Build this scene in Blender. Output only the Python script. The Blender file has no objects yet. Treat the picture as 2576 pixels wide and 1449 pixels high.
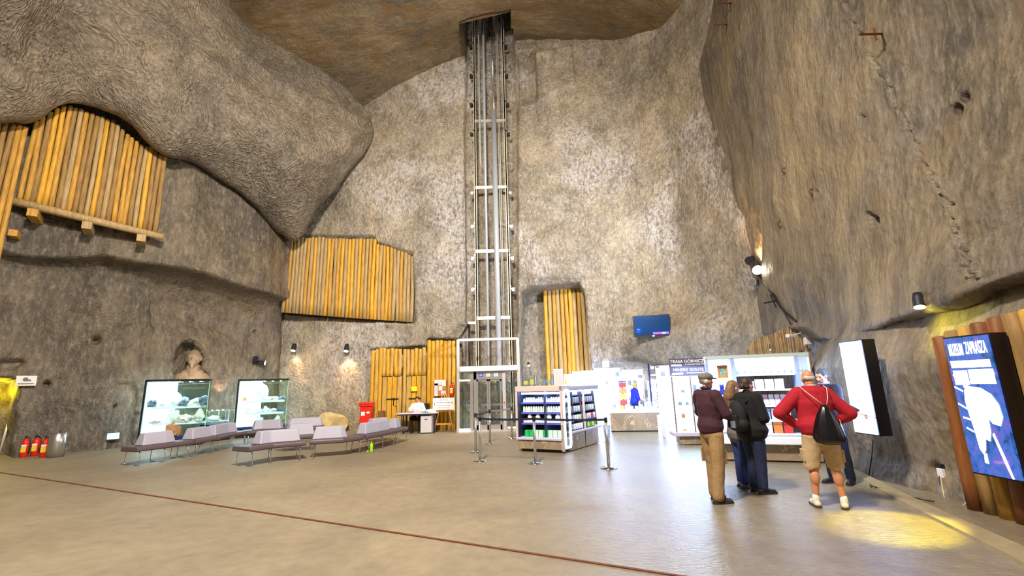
import bpy, bmesh, math, random
import numpy as np
from mathutils import Vector, Matrix, noise as mnoise
random.seed(7)
PI = math.pi
COL = bpy.context.scene.collection
# ---------------------------------------------------------------- camera model (2576 x 1449)
FPX = 1140.0; PITCH = math.radians(12.1); ROLL = math.radians(1.6); CAMH = 1.7
_X = np.array([1, 0, 0.]); _F = np.array([0, math.cos(PITCH), math.sin(PITCH)]); _U0 = np.array([0, -math.sin(PITCH), math.cos(PITCH)])
_R = math.cos(ROLL)*_X - math.sin(ROLL)*_U0; _U = math.sin(ROLL)*_X + math.cos(ROLL)*_U0; _C = np.array([0, 0, CAMH])
def ray(x, y): return _F*FPX + _R*(x-1288) + _U*(724.5-y)
def fl(x, y, z=0.0):
    d = ray(x, y); return _C + d*((z-CAMH)/d[2])
def atY(x, y, Y):
    d = ray(x, y); return _C + d*(Y/d[1])
def atX(x, y, X):
    d = ray(x, y); return _C + d*(X/d[0])
def pxa(p):
    v = np.asarray(p, float) - _C; k = v @ _F
    k = np.where(k < 0.05, 0.05, k)
    return 1288 + FPX*(v @ _R)/k, 724.5 - FPX*(v @ _U)/k
def zline(X, Y, poly):
    """height above (X, Y) whose picture lies on the polyline"""
    lo, hi = -1.0, 30.0
    xs = [a for a, b in poly]; ys = [b for a, b in poly]
    for _ in range(40):
        m = (lo+hi)/2; px, py = pxa((X, Y, m))
        if py > np.interp(px, xs, ys): lo = m
        else: hi = m
    return (lo+hi)/2
cam_d = bpy.data.cameras.new('camera'); cam = bpy.data.objects.new('camera', cam_d); COL.objects.link(cam)
cam_d.sensor_width = 36.0; cam_d.lens = FPX*36.0/2576.0; cam_d.clip_start = 0.05; cam_d.clip_end = 200
cam.matrix_world = Matrix(((_R[0], _U[0], -_F[0], 0), (_R[1], _U[1], -_F[1], 0), (_R[2], _U[2], -_F[2], CAMH), (0, 0, 0, 1)))
sc = bpy.context.scene; sc.camera = cam
sc.view_settings.view_transform = 'Standard'; sc.view_settings.look = 'None'; sc.view_settings.gamma = 1.0
sc.view_settings.exposure = 0.0
sc.cycles.use_denoising = True; sc.cycles.max_bounces = 4; sc.cycles.diffuse_bounces = 3; sc.cycles.glossy_bounces = 2; sc.cycles.transparent_max_bounces = 14
sc.cycles.use_adaptive_sampling = True; sc.cycles.adaptive_threshold = .04; sc.cycles.adaptive_min_samples = 12
sc.cycles.sample_clamp_indirect = 6.0
# ---------------------------------------------------------------- materials
MATS = {}
def s2l(c):
    if isinstance(c, str):
        c = [int(c[i:i+2], 16)/255 for i in (0, 2, 4)]
    return tuple((v/12.92 if v <= 0.04045 else ((v+0.055)/1.055)**2.4) for v in c)
def nodes_of(name):
    m = bpy.data.materials.new(name); m.use_nodes = True
    nt = m.node_tree; b = nt.nodes['Principled BSDF']
    return m, nt, b
def N(nt, t, **kw):
    n = nt.nodes.new(t)
    for k, v in kw.items():
        if k in n.inputs: n.inputs[k].default_value = v
        else: setattr(n, k, v)
    return n
def mat(name, col, rough=0.6, metal=0.0, var=0.0, scale=20.0, bump=0.0, emit=None, es=0.0, alpha=1.0, spec=0.5, stretch=None, coat=0.0):
    if name in MATS: return MATS[name]
    m, nt, b = nodes_of(name); c = s2l(col) + (1,)
    b.inputs['Base Color'].default_value = c; b.inputs['Roughness'].default_value = rough
    b.inputs['Metallic'].default_value = metal; b.inputs['Specular IOR Level'].default_value = spec
    b.inputs['Alpha'].default_value = alpha; b.inputs['Coat Weight'].default_value = coat
    if var or bump:
        tc = N(nt, 'ShaderNodeTexCoord'); mp = N(nt, 'ShaderNodeMapping')
        if stretch: mp.inputs['Scale'].default_value = stretch
        nt.links.new(tc.outputs['Object'], mp.inputs['Vector'])
        no = N(nt, 'ShaderNodeTexNoise', Scale=scale, Detail=5.0, Roughness=0.6)
        nt.links.new(mp.outputs[0], no.inputs['Vector'])
    if var:
        mx = N(nt, 'ShaderNodeMix', data_type='RGBA')
        mr = N(nt, 'ShaderNodeMapRange'); mr.inputs[1].default_value = .3; mr.inputs[2].default_value = .7
        nt.links.new(no.outputs['Fac'], mr.inputs[0]); nt.links.new(mr.outputs[0], mx.inputs[0])
        mx.inputs[6].default_value = tuple(v*(1-var) for v in c[:3]) + (1,)
        mx.inputs[7].default_value = tuple(min(1, v*(1+var)) for v in c[:3]) + (1,)
        nt.links.new(mx.outputs[2], b.inputs['Base Color'])
    if bump:
        bp = N(nt, 'ShaderNodeBump', Strength=bump, Distance=0.02)
        nt.links.new(no.outputs['Fac'], bp.inputs['Height']); nt.links.new(bp.outputs[0], b.inputs['Normal'])
    if emit is not None:
        b.inputs['Emission Color'].default_value = s2l(emit) + (1,); b.inputs['Emission Strength'].default_value = es
    MATS[name] = m; return m
def rock_mat(name, c1, c2, c3, rough=0.5, streak=(1, 1, 1), streak_col=None, chisel=1.0, fine=1.0, rot=(0, 0, 0), big=0.35, salt=0.5, patch=None, sstr=None, spec=.55, warp=3.0, depth=.035, vein=False, con=1.0):
    m, nt, b = nodes_of(name); L = nt.links.new
    def rng(src, a, c, d=0., e=1.):
        r = N(nt, 'ShaderNodeMapRange'); r.inputs[1].default_value = a; r.inputs[2].default_value = c; r.inputs[3].default_value = d; r.inputs[4].default_value = e; L(src, r.inputs[0]); return r.outputs[0]
    def mix(f, A, B, mode='MIX'):
        x = N(nt, 'ShaderNodeMix', data_type='RGBA', blend_type=mode)
        if isinstance(f, float): x.inputs[0].default_value = f
        else: L(f, x.inputs[0])
        for i, v in ((6, A), (7, B)):
            if isinstance(v, str): x.inputs[i].default_value = s2l(v)+(1,)
            else: L(v, x.inputs[i])
        return x.outputs[2]
    def noise_(vec, sc_, det, ro, dist=0.):
        n = N(nt, 'ShaderNodeTexNoise', Scale=sc_, Detail=det, Roughness=ro, Distortion=dist); L(vec, n.inputs['Vector']); return n.outputs['Fac']
    tc = N(nt, 'ShaderNodeTexCoord'); O = tc.outputs['Object']
    mp = N(nt, 'ShaderNodeMapping'); mp.inputs['Scale'].default_value = streak; mp.inputs['Rotation'].default_value = rot; L(O, mp.inputs['Vector'])
    nb = noise_(O, big, 7., .6, .5); nv = noise_(O, .13, 3., .5); nm = noise_(mp.outputs[0], 1.6, 6., .65); nf = noise_(mp.outputs[0], 9., 8., .75)
    col = mix(rng(nb, .36, .64), c1, c2)
    col = mix(1.0, col, rng(nv, .35, .65, 1-.24*con, 1+.2*con), 'MULTIPLY'); col = mix(1.0, col, rng(nm, .34, .66, 1-.30*con, 1+.26*con), 'MULTIPLY')
    col = mix(rng(nf, .50, .68, 0., salt), col, c3)
    col = mix(1.0, col, rng(nf, .30, .47, .42, 1.), 'MULTIPLY')
    nh = noise_(O, 34., 5., .8); col = mix(1.0, col, rng(nh, .33, .67, .72, 1.2), 'MULTIPLY')
    if patch:
        pa = N(nt, 'ShaderNodeMath', operation='MULTIPLY'); L(rng(noise_(O, .28, 4., .6, .6), .48, .60), pa.inputs[0]); L(rng(nf, .42, .58), pa.inputs[1]); col = mix(rng(pa.outputs[0], 0., 1., 0., .8), col, patch)  # whitish patches paint lamp glints into the wall colour
    if streak_col:
        mp2 = N(nt, 'ShaderNodeMapping'); q = sstr or streak; mp2.inputs['Scale'].default_value = q; mp2.inputs['Rotation'].default_value = rot; L(O, mp2.inputs['Vector'])
        sn = noise_(mp2.outputs[0], 2.2, 3., .5)
        if vein:
            m1 = N(nt, 'ShaderNodeMath', operation='SUBTRACT'); L(sn, m1.inputs[0]); m1.inputs[1].default_value = .5; m2 = N(nt, 'ShaderNodeMath', operation='ABSOLUTE'); L(m1.outputs[0], m2.inputs[0])
            col = mix(rng(m2.outputs[0], .0, .028, .85, 0.), col, streak_col)
        else: col = mix(rng(sn, .60, .70, 0., .6), col, streak_col)
    L(col, b.inputs['Base Color']); b.inputs['Specular IOR Level'].default_value = spec
    L(rng(nb, .35, .65, rough+.15, rough-.1), b.inputs['Roughness'])
    wp = N(nt, 'ShaderNodeTexNoise', Scale=0.5, Detail=2.0); L(O, wp.inputs['Vector'])
    ad = N(nt, 'ShaderNodeVectorMath', operation='MULTIPLY_ADD'); L(wp.outputs['Color'], ad.inputs[0]); ad.inputs[1].default_value = (warp, warp, warp); L(O, ad.inputs[2])
    mp3 = N(nt, 'ShaderNodeMapping'); mp3.inputs['Scale'].default_value = (1.0, 1.0, .6); mp3.inputs['Rotation'].default_value = rot; L(ad.outputs[0], mp3.inputs['Vector'])
    vo = N(nt, 'ShaderNodeTexVoronoi', Scale=12.0); L(mp3.outputs[0], vo.inputs['Vector'])
    b1 = N(nt, 'ShaderNodeBump', Strength=.8*chisel, Distance=depth); L(vo.outputs['Distance'], b1.inputs['Height'])
    b2 = N(nt, 'ShaderNodeBump', Strength=.7*fine, Distance=0.035); L(nf, b2.inputs['Height']); L(b1.outputs[0], b2.inputs['Normal'])
    b3 = N(nt, 'ShaderNodeBump', Strength=.5, Distance=0.012); L(nh, b3.inputs['Height']); L(b2.outputs[0], b3.inputs['Normal'])
    L(b3.outputs[0], b.inputs['Normal']); MATS[name] = m; return m
def glass_mat(name, tint='e8fff8', refl=0.12, rough=0.02):
    m = bpy.data.materials.new(name); m.use_nodes = True; nt = m.node_tree
    nt.nodes.remove(nt.nodes['Principled BSDF']); o = nt.nodes['Material Output']
    t = N(nt, 'ShaderNodeBsdfTransparent'); t.inputs[0].default_value = s2l(tint)+(1,)
    g = N(nt, 'ShaderNodeBsdfGlossy'); g.inputs['Roughness'].default_value = rough
    f = N(nt, 'ShaderNodeLayerWeight', Blend=0.25); mr = N(nt, 'ShaderNodeMapRange'); mr.inputs[3].default_value = refl*.3; mr.inputs[4].default_value = refl*3
    nt.links.new(f.outputs['Facing'], mr.inputs[0])
    mx = N(nt, 'ShaderNodeMixShader'); nt.links.new(mr.outputs[0], mx.inputs[0]); nt.links.new(t.outputs[0], mx.inputs[1]); nt.links.new(g.outputs[0], mx.inputs[2])
    nt.links.new(mx.outputs[0], o.inputs[0]); MATS[name] = m; return m
# ---------------------------------------------------------------- object helpers
def obj(name, me, m=None, parent=None, smooth=False):
    if isinstance(me, bmesh.types.BMesh):
        d = bpy.data.meshes.new(name); bmesh.ops.recalc_face_normals(me, faces=me.faces[:]); me.to_mesh(d); me.free(); me = d
    o = bpy.data.objects.new(name, me); COL.objects.link(o)
    if m is not None:
        for k in (m if isinstance(m, (list, tuple)) else [m]): me.materials.append(k)
    if smooth:
        me.polygons.foreach_set('use_smooth', [True]*len(me.polygons))
    if parent is not None: o.parent = parent
    return o
def tag(o, label=None, cat=None, group=None, kind=None):
    if label: o['label'] = label
    if cat: o['category'] = cat
    if group: o['group'] = group
    if kind: o['kind'] = kind
    return o
def thing(name, label, cat, loc=(0, 0, 0), rz=0.0, group=None):
    o = bpy.data.objects.new(name, None); COL.objects.link(o); o.empty_display_size = .1
    o.location = loc; o.rotation_euler = (0, 0, rz); return tag(o, label, cat, group)
def dup(root, loc, rz=None, label=None, group=None, scale=None):
    r = root.copy(); COL.objects.link(r); r.location = loc
    if rz is not None: r.rotation_euler = (r.rotation_euler[0], r.rotation_euler[1], rz)
    if scale is not None: r.scale = scale
    if label: r['label'] = label
    if group: r['group'] = group
    for ch in list(root.children):
        c = ch.copy(); COL.objects.link(c); c.parent = r
        for g in ch.children:
            d = g.copy(); COL.objects.link(d); d.parent = c
    return r
def box(bm, c, s, rz=0.0, bev=0.0, rot=None):
    r = bmesh.ops.create_cube(bm, size=1.0); vs = r['verts']
    M = Matrix.Translation(Vector(c)) @ (rot if rot is not None else Matrix.Rotation(rz, 4, 'Z')) @ Matrix.Diagonal((s[0], s[1], s[2], 1))
    bmesh.ops.transform(bm, matrix=M, verts=vs)
    if bev > 0:
        es = list({e for v in vs for e in v.link_edges})
        bmesh.ops.bevel(bm, geom=es, offset=bev, segments=2, affect='EDGES', profile=.5)
def bx(name, c, s, m, parent=None, rz=0.0, bev=0.0, rot=None):
    bm = bmesh.new(); box(bm, c, s, rz, bev, rot); return obj(name, bm, m, parent)
def tube(bm, pts, r, seg=10, cap=True, flat=1.0):
    pts = [Vector(p) for p in pts]; n = len(pts); rs = r if isinstance(r, (list, tuple)) else [r]*n
    rings = []; prev = None
    for i, p in enumerate(pts):
        t = (pts[min(i+1, n-1)] - pts[max(i-1, 0)])
        if t.length < 1e-9: t = Vector((0, 0, 1))
        t.normalize()
        if prev is None:
            a = Vector((0, 0, 1)) if abs(t.z) < .9 else Vector((1, 0, 0))
            u = t.cross(a).normalized()
        else:
            u = (prev - t*prev.dot(t)).normalized()
        v = t.cross(u); prev = u
        rings.append([bm.verts.new(p + (u*math.cos(k*2*PI/seg) + v*math.sin(k*2*PI/seg)*flat)*rs[i]) for k in range(seg)])
    for i in range(n-1):
        for k in range(seg):
            bm.faces.new((rings[i][k], rings[i][(k+1) % seg], rings[i+1][(k+1) % seg], rings[i+1][k]))
    if cap:
        bm.faces.new(rings[0][::-1]); bm.faces.new(rings[-1])
def tb(name, pts, r, m, parent=None, seg=10, smooth=True):
    bm = bmesh.new(); tube(bm, pts, r, seg); return obj(name, bm, m, parent, smooth)
def lathe(bm, prof, c=(0, 0, 0), seg=24, rot=None):
    M = Matrix.Translation(Vector(c)) @ (rot if rot is not None else Matrix.Identity(4))
    rings = []
    for r, z in prof:
        rings.append([bm.verts.new(M @ Vector((max(r, 1e-4)*math.cos(k*2*PI/seg), max(r, 1e-4)*math.sin(k*2*PI/seg), z))) for k in range(seg)])
    for i in range(len(rings)-1):
        for k in range(seg):
            bm.faces.new((rings[i][k], rings[i][(k+1) % seg], rings[i+1][(k+1) % seg], rings[i+1][k]))
    bm.faces.new(rings[0][::-1]); bm.faces.new(rings[-1])
def lt(name, prof, m, parent=None, c=(0, 0, 0), seg=24, rot=None, smooth=True):
    bm = bmesh.new(); lathe(bm, prof, c, seg, rot); return obj(name, bm, m, parent, smooth)
def prism(bm, pts2, y0, y1, axis='Y'):
    """extrude a polygon given in (x, z) between y0 and y1"""
    f = (lambda a, b, y: Vector((a, y, b))) if axis == 'Y' else ((lambda a, b, y: Vector((y, a, b))) if axis == 'X' else (lambda a, b, y: Vector((a, b, y))))
    A = [bm.verts.new(f(a, b, y0)) for a, b in pts2]; B = [bm.verts.new(f(a, b, y1)) for a, b in pts2]
    bm.faces.new(A); bm.faces.new(B[::-1]); n = len(A)
    for i in range(n): bm.faces.new((A[i], B[i], B[(i+1) % n], A[(i+1) % n]))
def text(name, s, size, m, M, parent=None, depth=0.002, align='CENTER', bold=False, sx=1.0):
    cu = bpy.data.curves.new(name, 'FONT'); cu.body = s; cu.size = size; cu.extrude = depth; cu.align_x = align; cu.align_y = 'CENTER'
    if bold: cu.offset = size*.018
    o = bpy.data.objects.new(name, cu); COL.objects.link(o); bpy.context.view_layer.update()
    me = bpy.data.meshes.new_from_object(o); bpy.data.objects.remove(o); bpy.data.curves.remove(cu)
    me.transform(M @ Matrix.Diagonal((sx, 1, 1, 1))); me.materials.clear()
    return obj(name, me, m, parent)
def rot_to(n, up=Vector((0, 0, 1))):
    """matrix whose Z is n and whose Y is near up"""
    n = Vector(n).normalized(); x = up.cross(n).normalized(); y = n.cross(x)
    return Matrix(((x.x, y.x, n.x, 0), (x.y, y.y, n.y, 0), (x.z, y.z, n.z, 0), (0, 0, 0, 1)))
# ---------------------------------------------------------------- vectorised noise and polygon distance
def _h(ix, iy, iz, s):
    n = (ix*374761393 + iy*668265263 + iz*2147483647*3 + s*982451653) & 0xffffffff
    n = ((n ^ (n >> 13))*1274126177) & 0xffffffff
    return ((n ^ (n >> 16)) & 0xffff)/65535.0
def vnoise(P, s=0):
    I = np.floor(P).astype(np.int64); f = P - I; f = f*f*(3-2*f); r = 0
    for dx in (0, 1):
        for dy in (0, 1):
            for dz in (0, 1):
                w = (f[..., 0] if dx else 1-f[..., 0])*(f[..., 1] if dy else 1-f[..., 1])*(f[..., 2] if dz else 1-f[..., 2])
                r = r + w*_h(I[..., 0]+dx, I[..., 1]+dy, I[..., 2]+dz, s)
    return r*2-1
def fbm(P, sc_=1.0, oct_=5, s=0, gain=.5):
    a = 1.0; r = 0; k = sc_
    for i in range(oct_):
        r = r + a*vnoise(P*k, s+i); a *= gain; k *= 2.03
    return r
def sdf(px, py, poly):
    """signed distance in pixels, negative inside"""
    d = np.full(px.shape, 1e9); ins = np.zeros(px.shape, bool); n = len(poly)
    for i in range(n):
        ax, ay = poly[i]; bx_, by_ = poly[(i+1) % n]
        ex, ey = bx_-ax, by_-ay; wx, wy = px-ax, py-ay
        t = np.clip((wx*ex+wy*ey)/(ex*ex+ey*ey), 0, 1)
        d = np.minimum(d, np.hypot(wx-ex*t, wy-ey*t))
        c = ((ay > py) != (by_ > py)) & (px < (bx_-ax)*(py-ay)/((by_-ay) if by_ != ay else 1e-9) + ax)
        ins ^= c
    return np.where(ins, -d, d)
def sm(a, b, x):
    t = np.clip((x-a)/(b-a), 0, 1); return t*t*(3-2*t)
def grid_mesh(name, P, m, kind='structure', keep=None):
    nu, nv = P.shape[:2]; me = bpy.data.meshes.new(name)
    idx = np.arange(nu*nv).reshape(nu, nv)
    F = np.stack([idx[:-1, :-1], idx[1:, :-1], idx[1:, 1:], idx[:-1, 1:]], -1).reshape(-1, 4)
    if keep is not None: F = F[keep.reshape(-1)]
    me.from_pydata(P.reshape(-1, 3).tolist(), [], F.tolist()); me.update()
    o = obj(name, me, m, None, True); o['kind'] = kind; return o
def curtain(name, plan, z0, z1, step, dfun, m, keepf=None):
    """a wall standing on a plan polyline (room on its right-hand side), pushed in or out by dfun(px, py, P)"""
    pl = np.array(plan, float); seg = np.hypot(*np.diff(pl, axis=0).T); S = np.concatenate([[0], np.cumsum(seg)])
    n = int(S[-1]/step); s = np.linspace(0, S[-1], n)
    # smooth plan (Chaikin-like through dense resample)
    xs = np.interp(s, S, pl[:, 0]); ys = np.interp(s, S, pl[:, 1]); k = max(3, int(.5/step)) | 1
    ker = np.ones(k)/k
    xs = np.convolve(np.pad(xs, k//2, mode='reflect', reflect_type='odd'), ker, 'valid'); ys = np.convolve(np.pad(ys, k//2, mode='reflect', reflect_type='odd'), ker, 'valid')
    tx, ty = np.gradient(xs), np.gradient(ys); l = np.hypot(tx, ty); nx, ny = ty/l, -tx/l
    z = np.arange(z0, z1+step, step)
    P = np.zeros((len(s), len(z), 3)); P[..., 0] = xs[:, None]; P[..., 1] = ys[:, None]; P[..., 2] = z[None]
    px, py = pxa(P); d = dfun(px, py, P)
    P[..., 0] += nx[:, None]*d; P[..., 1] += ny[:, None]*d
    keep = None
    if keepf is not None:
        C4 = (P[:-1, :-1]+P[1:, 1:])/2; keep = keepf(C4)
    return grid_mesh(name, P, m, keep=keep)
def crom(p0, p1, p2, p3, t):
    return .5*((2*p1)+(-p0+p2)*t+(2*p0-5*p1+4*p2-p3)*t*t+(-p0+3*p1-3*p2+p3)*t**3)
def spl(A, n):
    """Catmull-Rom resample of A along axis 0 to n samples"""
    k = A.shape[0]; t = np.linspace(0, k-1-1e-9, n); i = t.astype(int); f = (t-i).reshape((-1,)+(1,)*(A.ndim-1))
    g = lambda j: A[np.clip(j, 0, k-1)]
    return crom(g(i-1), g(i), g(i+1), g(i+2), f)
def patch(name, ctrl, nu, nv, m, amp=.12, nsc=.5, seed=0, keepf=None, extra=None):
    """ctrl: rows of world points -> smooth surface with rock noise along its normal"""
    A = np.array(ctrl, float); A = spl(A, nu); A = np.swapaxes(spl(np.swapaxes(A, 0, 1), nv), 0, 1)
    du = np.gradient(A, axis=0); dv = np.gradient(A, axis=1); n = np.cross(du, dv); n /= np.linalg.norm(n, axis=-1, keepdims=True)+1e-9
    d = amp*fbm(A, nsc, 3, seed) + .028*fbm(A, 1.8, 3, seed+9) + .012*fbm(A, 7.0, 2, seed+20)
    if extra is not None:
        px, py = pxa(A); d = d + extra(px, py, A)
    A = A + n*d[..., None]
    keep = None
    if keepf is not None: keep = keepf((A[:-1, :-1]+A[1:, 1:])/2)
    return grid_mesh(name, A, m, keep=keep)
# ================================================================ ROCK CHAMBER
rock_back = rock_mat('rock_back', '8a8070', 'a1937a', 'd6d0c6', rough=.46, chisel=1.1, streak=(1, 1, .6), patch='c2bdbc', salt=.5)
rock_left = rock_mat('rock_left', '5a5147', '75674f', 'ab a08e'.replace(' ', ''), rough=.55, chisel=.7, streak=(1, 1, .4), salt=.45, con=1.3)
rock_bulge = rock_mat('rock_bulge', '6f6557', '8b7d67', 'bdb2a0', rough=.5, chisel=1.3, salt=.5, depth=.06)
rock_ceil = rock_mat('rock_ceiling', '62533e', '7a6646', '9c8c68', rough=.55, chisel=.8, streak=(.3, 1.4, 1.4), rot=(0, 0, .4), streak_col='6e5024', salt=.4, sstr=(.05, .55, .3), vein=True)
rock_right = rock_mat('rock_right', '675e53', '837459', 'a89c86', rough=.52, chisel=.9, streak=(1, 1.2, .18), salt=.5, streak_col='6f5a3e', warp=.8, rot=(.4, 0, 0), con=1.35, big=.5)
# ---- floor
def floor_material():
    m, nt, b = nodes_of('floor_concrete'); L = nt.links.new
    tc = N(nt, 'ShaderNodeTexCoord')
    n1 = N(nt, 'ShaderNodeTexNoise', Scale=.35, Detail=7.0, Roughness=.6, Distortion=.6); L(tc.outputs['Object'], n1.inputs['Vector'])
    n2 = N(nt, 'ShaderNodeTexNoise', Scale=5.0, Detail=8.0, Roughness=.7); L(tc.outputs['Object'], n2.inputs['Vector'])
    r = N(nt, 'ShaderNodeMapRange'); r.inputs[1].default_value = .35; r.inputs[2].default_value = .65; L(n1.outputs['Fac'], r.inputs[0])
    m1 = N(nt, 'ShaderNodeMix', data_type='RGBA'); L(r.outputs[0], m1.inputs[0]); m1.inputs[6].default_value = s2l('7b6f5c')+(1,); m1.inputs[7].default_value = s2l('91856c')+(1,)
    r2 = N(nt, 'ShaderNodeMapRange'); r2.inputs[1].default_value = .3; r2.inputs[2].default_value = .7; r2.inputs[3].default_value = .82; r2.inputs[4].default_value = 1.14; L(n2.outputs['Fac'], r2.inputs[0])
    m2 = N(nt, 'ShaderNodeMix', data_type='RGBA', blend_type='MULTIPLY'); m2.inputs[0].default_value = 1; L(m1.outputs[2], m2.inputs[6]); L(r2.outputs[0], m2.inputs[7])
    L(m2.outputs[2], b.inputs['Base Color'])
    # worn, polished lane in front of the shop
    sx = N(nt, 'ShaderNodeSeparateXYZ'); L(tc.outputs['Object'], sx.inputs[0])
    w = N(nt, 'ShaderNodeMapRange'); w.inputs[1].default_value = -1.5; w.inputs[2].default_value = 2.2; w.interpolation_type = 'SMOOTHSTEP'; L(sx.outputs['X'], w.inputs[0])
    ro = N(nt, 'ShaderNodeMapRange'); ro.inputs[3].default_value = .58; ro.inputs[4].default_value = .24; L(w.outputs[0], ro.inputs[0])
    L(ro.outputs[0], b.inputs['Roughness'])
    mp = N(nt, 'ShaderNodeMapping'); mp.inputs['Scale'].default_value = (1.0, 1.9, 1); L(tc.outputs['Object'], mp.inputs['Vector'])
    n3 = N(nt, 'ShaderNodeTexNoise', Scale=13.0, Detail=5.0, Roughness=.6); L(mp.outputs[0], n3.inputs['Vector'])
    bs = N(nt, 'ShaderNodeMapRange'); bs.inputs[3].default_value = .15; bs.inputs[4].default_value = .75; L(w.outputs[0], bs.inputs[0])
    bp = N(nt, 'ShaderNodeBump', Distance=.02); L(n3.outputs['Fac'], bp.inputs['Height']); L(bs.outputs[0], bp.inputs['Strength']); L(bp.outputs[0], b.inputs['Normal'])
    return m
M_floor = floor_material()
gx = np.arange(-19, 11.01, .25); gy = np.arange(-6, 24.01, .25)
P = np.zeros((len(gx), len(gy), 3)); P[..., 0] = gx[:, None]; P[..., 1] = gy[None]
P = P[:, ::-1]; fo = grid_mesh('floor', P, M_floor)
# rusty floor joint strip and the low kerb along the right wall
M_rail = mat('rusty_strip', '6b3e26', .7, .2, .3, 8)
g0, g1 = Vector(fl(-60, 1180)), Vector(fl(1720, 1452)); dr = (g1-g0).normalized(); g1 = g1+dr*4; ln = (g1-g0).length; mid = (g0+g1)/2
tag(bx('trim_1', (mid.x, mid.y, .004), (ln, .035, .012), M_rail, None, math.atan2(dr.y, dr.x)), kind='structure')
M_kerb = mat('kerb_concrete', '93835f', .6, 0, .2, 4, .3)
kerb = [fl(2085, 1165), fl(2150, 1190), fl(2250, 1245), fl(2360, 1300), fl(2470, 1352), fl(2576, 1403), fl(2800, 1520)]
bm = bmesh.new(); A = []
for i, p in enumerate(kerb):
    p = Vector(p); w = [.05, .09, .12, .13, .14, .15, .16][i]
    A.append([bm.verts.new(v) for v in ((p.x-w, p.y, 0), (p.x-w+.01, p.y, .035), (p.x+w, p.y+.05, .045), (p.x+w+.02, p.y+.05, 0))])
for i in range(len(A)-1):
    for k in range(3): bm.faces.new((A[i][k], A[i][k+1], A[i+1][k+1], A[i+1][k]))
tag(obj('trim_2', bm, M_kerb), kind='structure')
def base_noise(P, s, a=.12, sc_=.45, fine=1.0):
    return a*fbm(P, sc_, 4, s) + fine*(.026*fbm(P, 1.7, 3, s+5) + .011*fbm(P, 7., 2, s+11))
# ---- left wall (lower face, the shelf of rock over it, the niche of the bust, the yellow opening)
LEDGE = [(-400, 600), (0, 641), (60, 655), (177, 662), (253, 657), (330, 676), (430, 691), (491, 707), (584, 737), (690, 757), (760, 762)]
def d_left(px, py, P):
    n = base_noise(P, 1)
    yl = np.interp(px, [a for a, b in LEDGE], [b for a, b in LEDGE])
    up = sm(4, -5, py-yl)
    rec = np.interp(px, [0, 250, 450, 640, 700], [.45, .75, 1.3, 1.1, .5])
    d = n + rec*up + rec*.35*np.exp(-np.clip(py-yl, 0, 400)/np.interp(px, [0, 400, 560, 700], [14, 22, 60, 50]))*(1-up) - .35*rec*(1-up)*np.exp(-((py-yl-75)/50.)**2)*(px > 380)
    under = np.exp(-((py-yl-30)/40.)**2)*(py > yl)*.15; d -= under
    niche = .0+sdf(px, py, [(440, 975), (438, 905), (446, 878), (462, 860), (480, 853), (498, 860), (514, 878), (524, 905), (526, 975)]); d -= .85*sm(1, -3, niche)
    d -= 1.6*sm(3, -4, sdf(px, py, [(-200, 955), (20, 952), (46, 960), (36, 1050), (22, 1180), (-200, 1185)]))
    d -= .16*sm(3, -3, sdf(px, py, [(292, 962), (338, 964), (345, 990), (332, 1135), (268, 1140), (285, 1010)]))
    for x, y, r, k in ((243, 856, 12, .35), (118, 967, 12, .3), (320, 820, 4, .2), (345, 1042, 5, .25), (292, 1022, 4, .2), (566, 840, 4, .2), (648, 833, 5, .2), (136, 984, 3, .2), (60, 1058, 4, .2), (197, 905, 3, .15)):
        d -= k*sm(r, r*.5, np.hypot(px-x, (py-y)))
    d -= .25*sm(5, -3, sdf(px, py, [(0, 908), (50, 905), (62, 912), (40, 925), (0, 930)]))
    d -= .10*sm(4, 0, abs(px-(216-.02*(py-700))))*(py > 700)*(py < 960)
    d -= .10*sm(4, 0, abs(px-(356+.01*(py-700))))*(py > 715)*(py < 960)
    d += .05*sm(0, 30, px-216)*sm(900, 700, py)*(py > 690)
    d -= .10*sm(3, 0, abs(px-174))*(py < 665)*(py > 540)
    # vertical crease towards the corner
    return d
PLAN_L = [(-17.2, -6), (-17.0, 6), (-16.6, 11.2), (-15.1, 13.9), (-13.3, 15.8), (-12.0, 17.8), (-11.0, 19.6), (-10.55, 20.5), (-10.9, 21.6)]
wl = curtain('wall_left', PLAN_L, -.1, 12.5, .06, d_left, rock_left)
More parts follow.
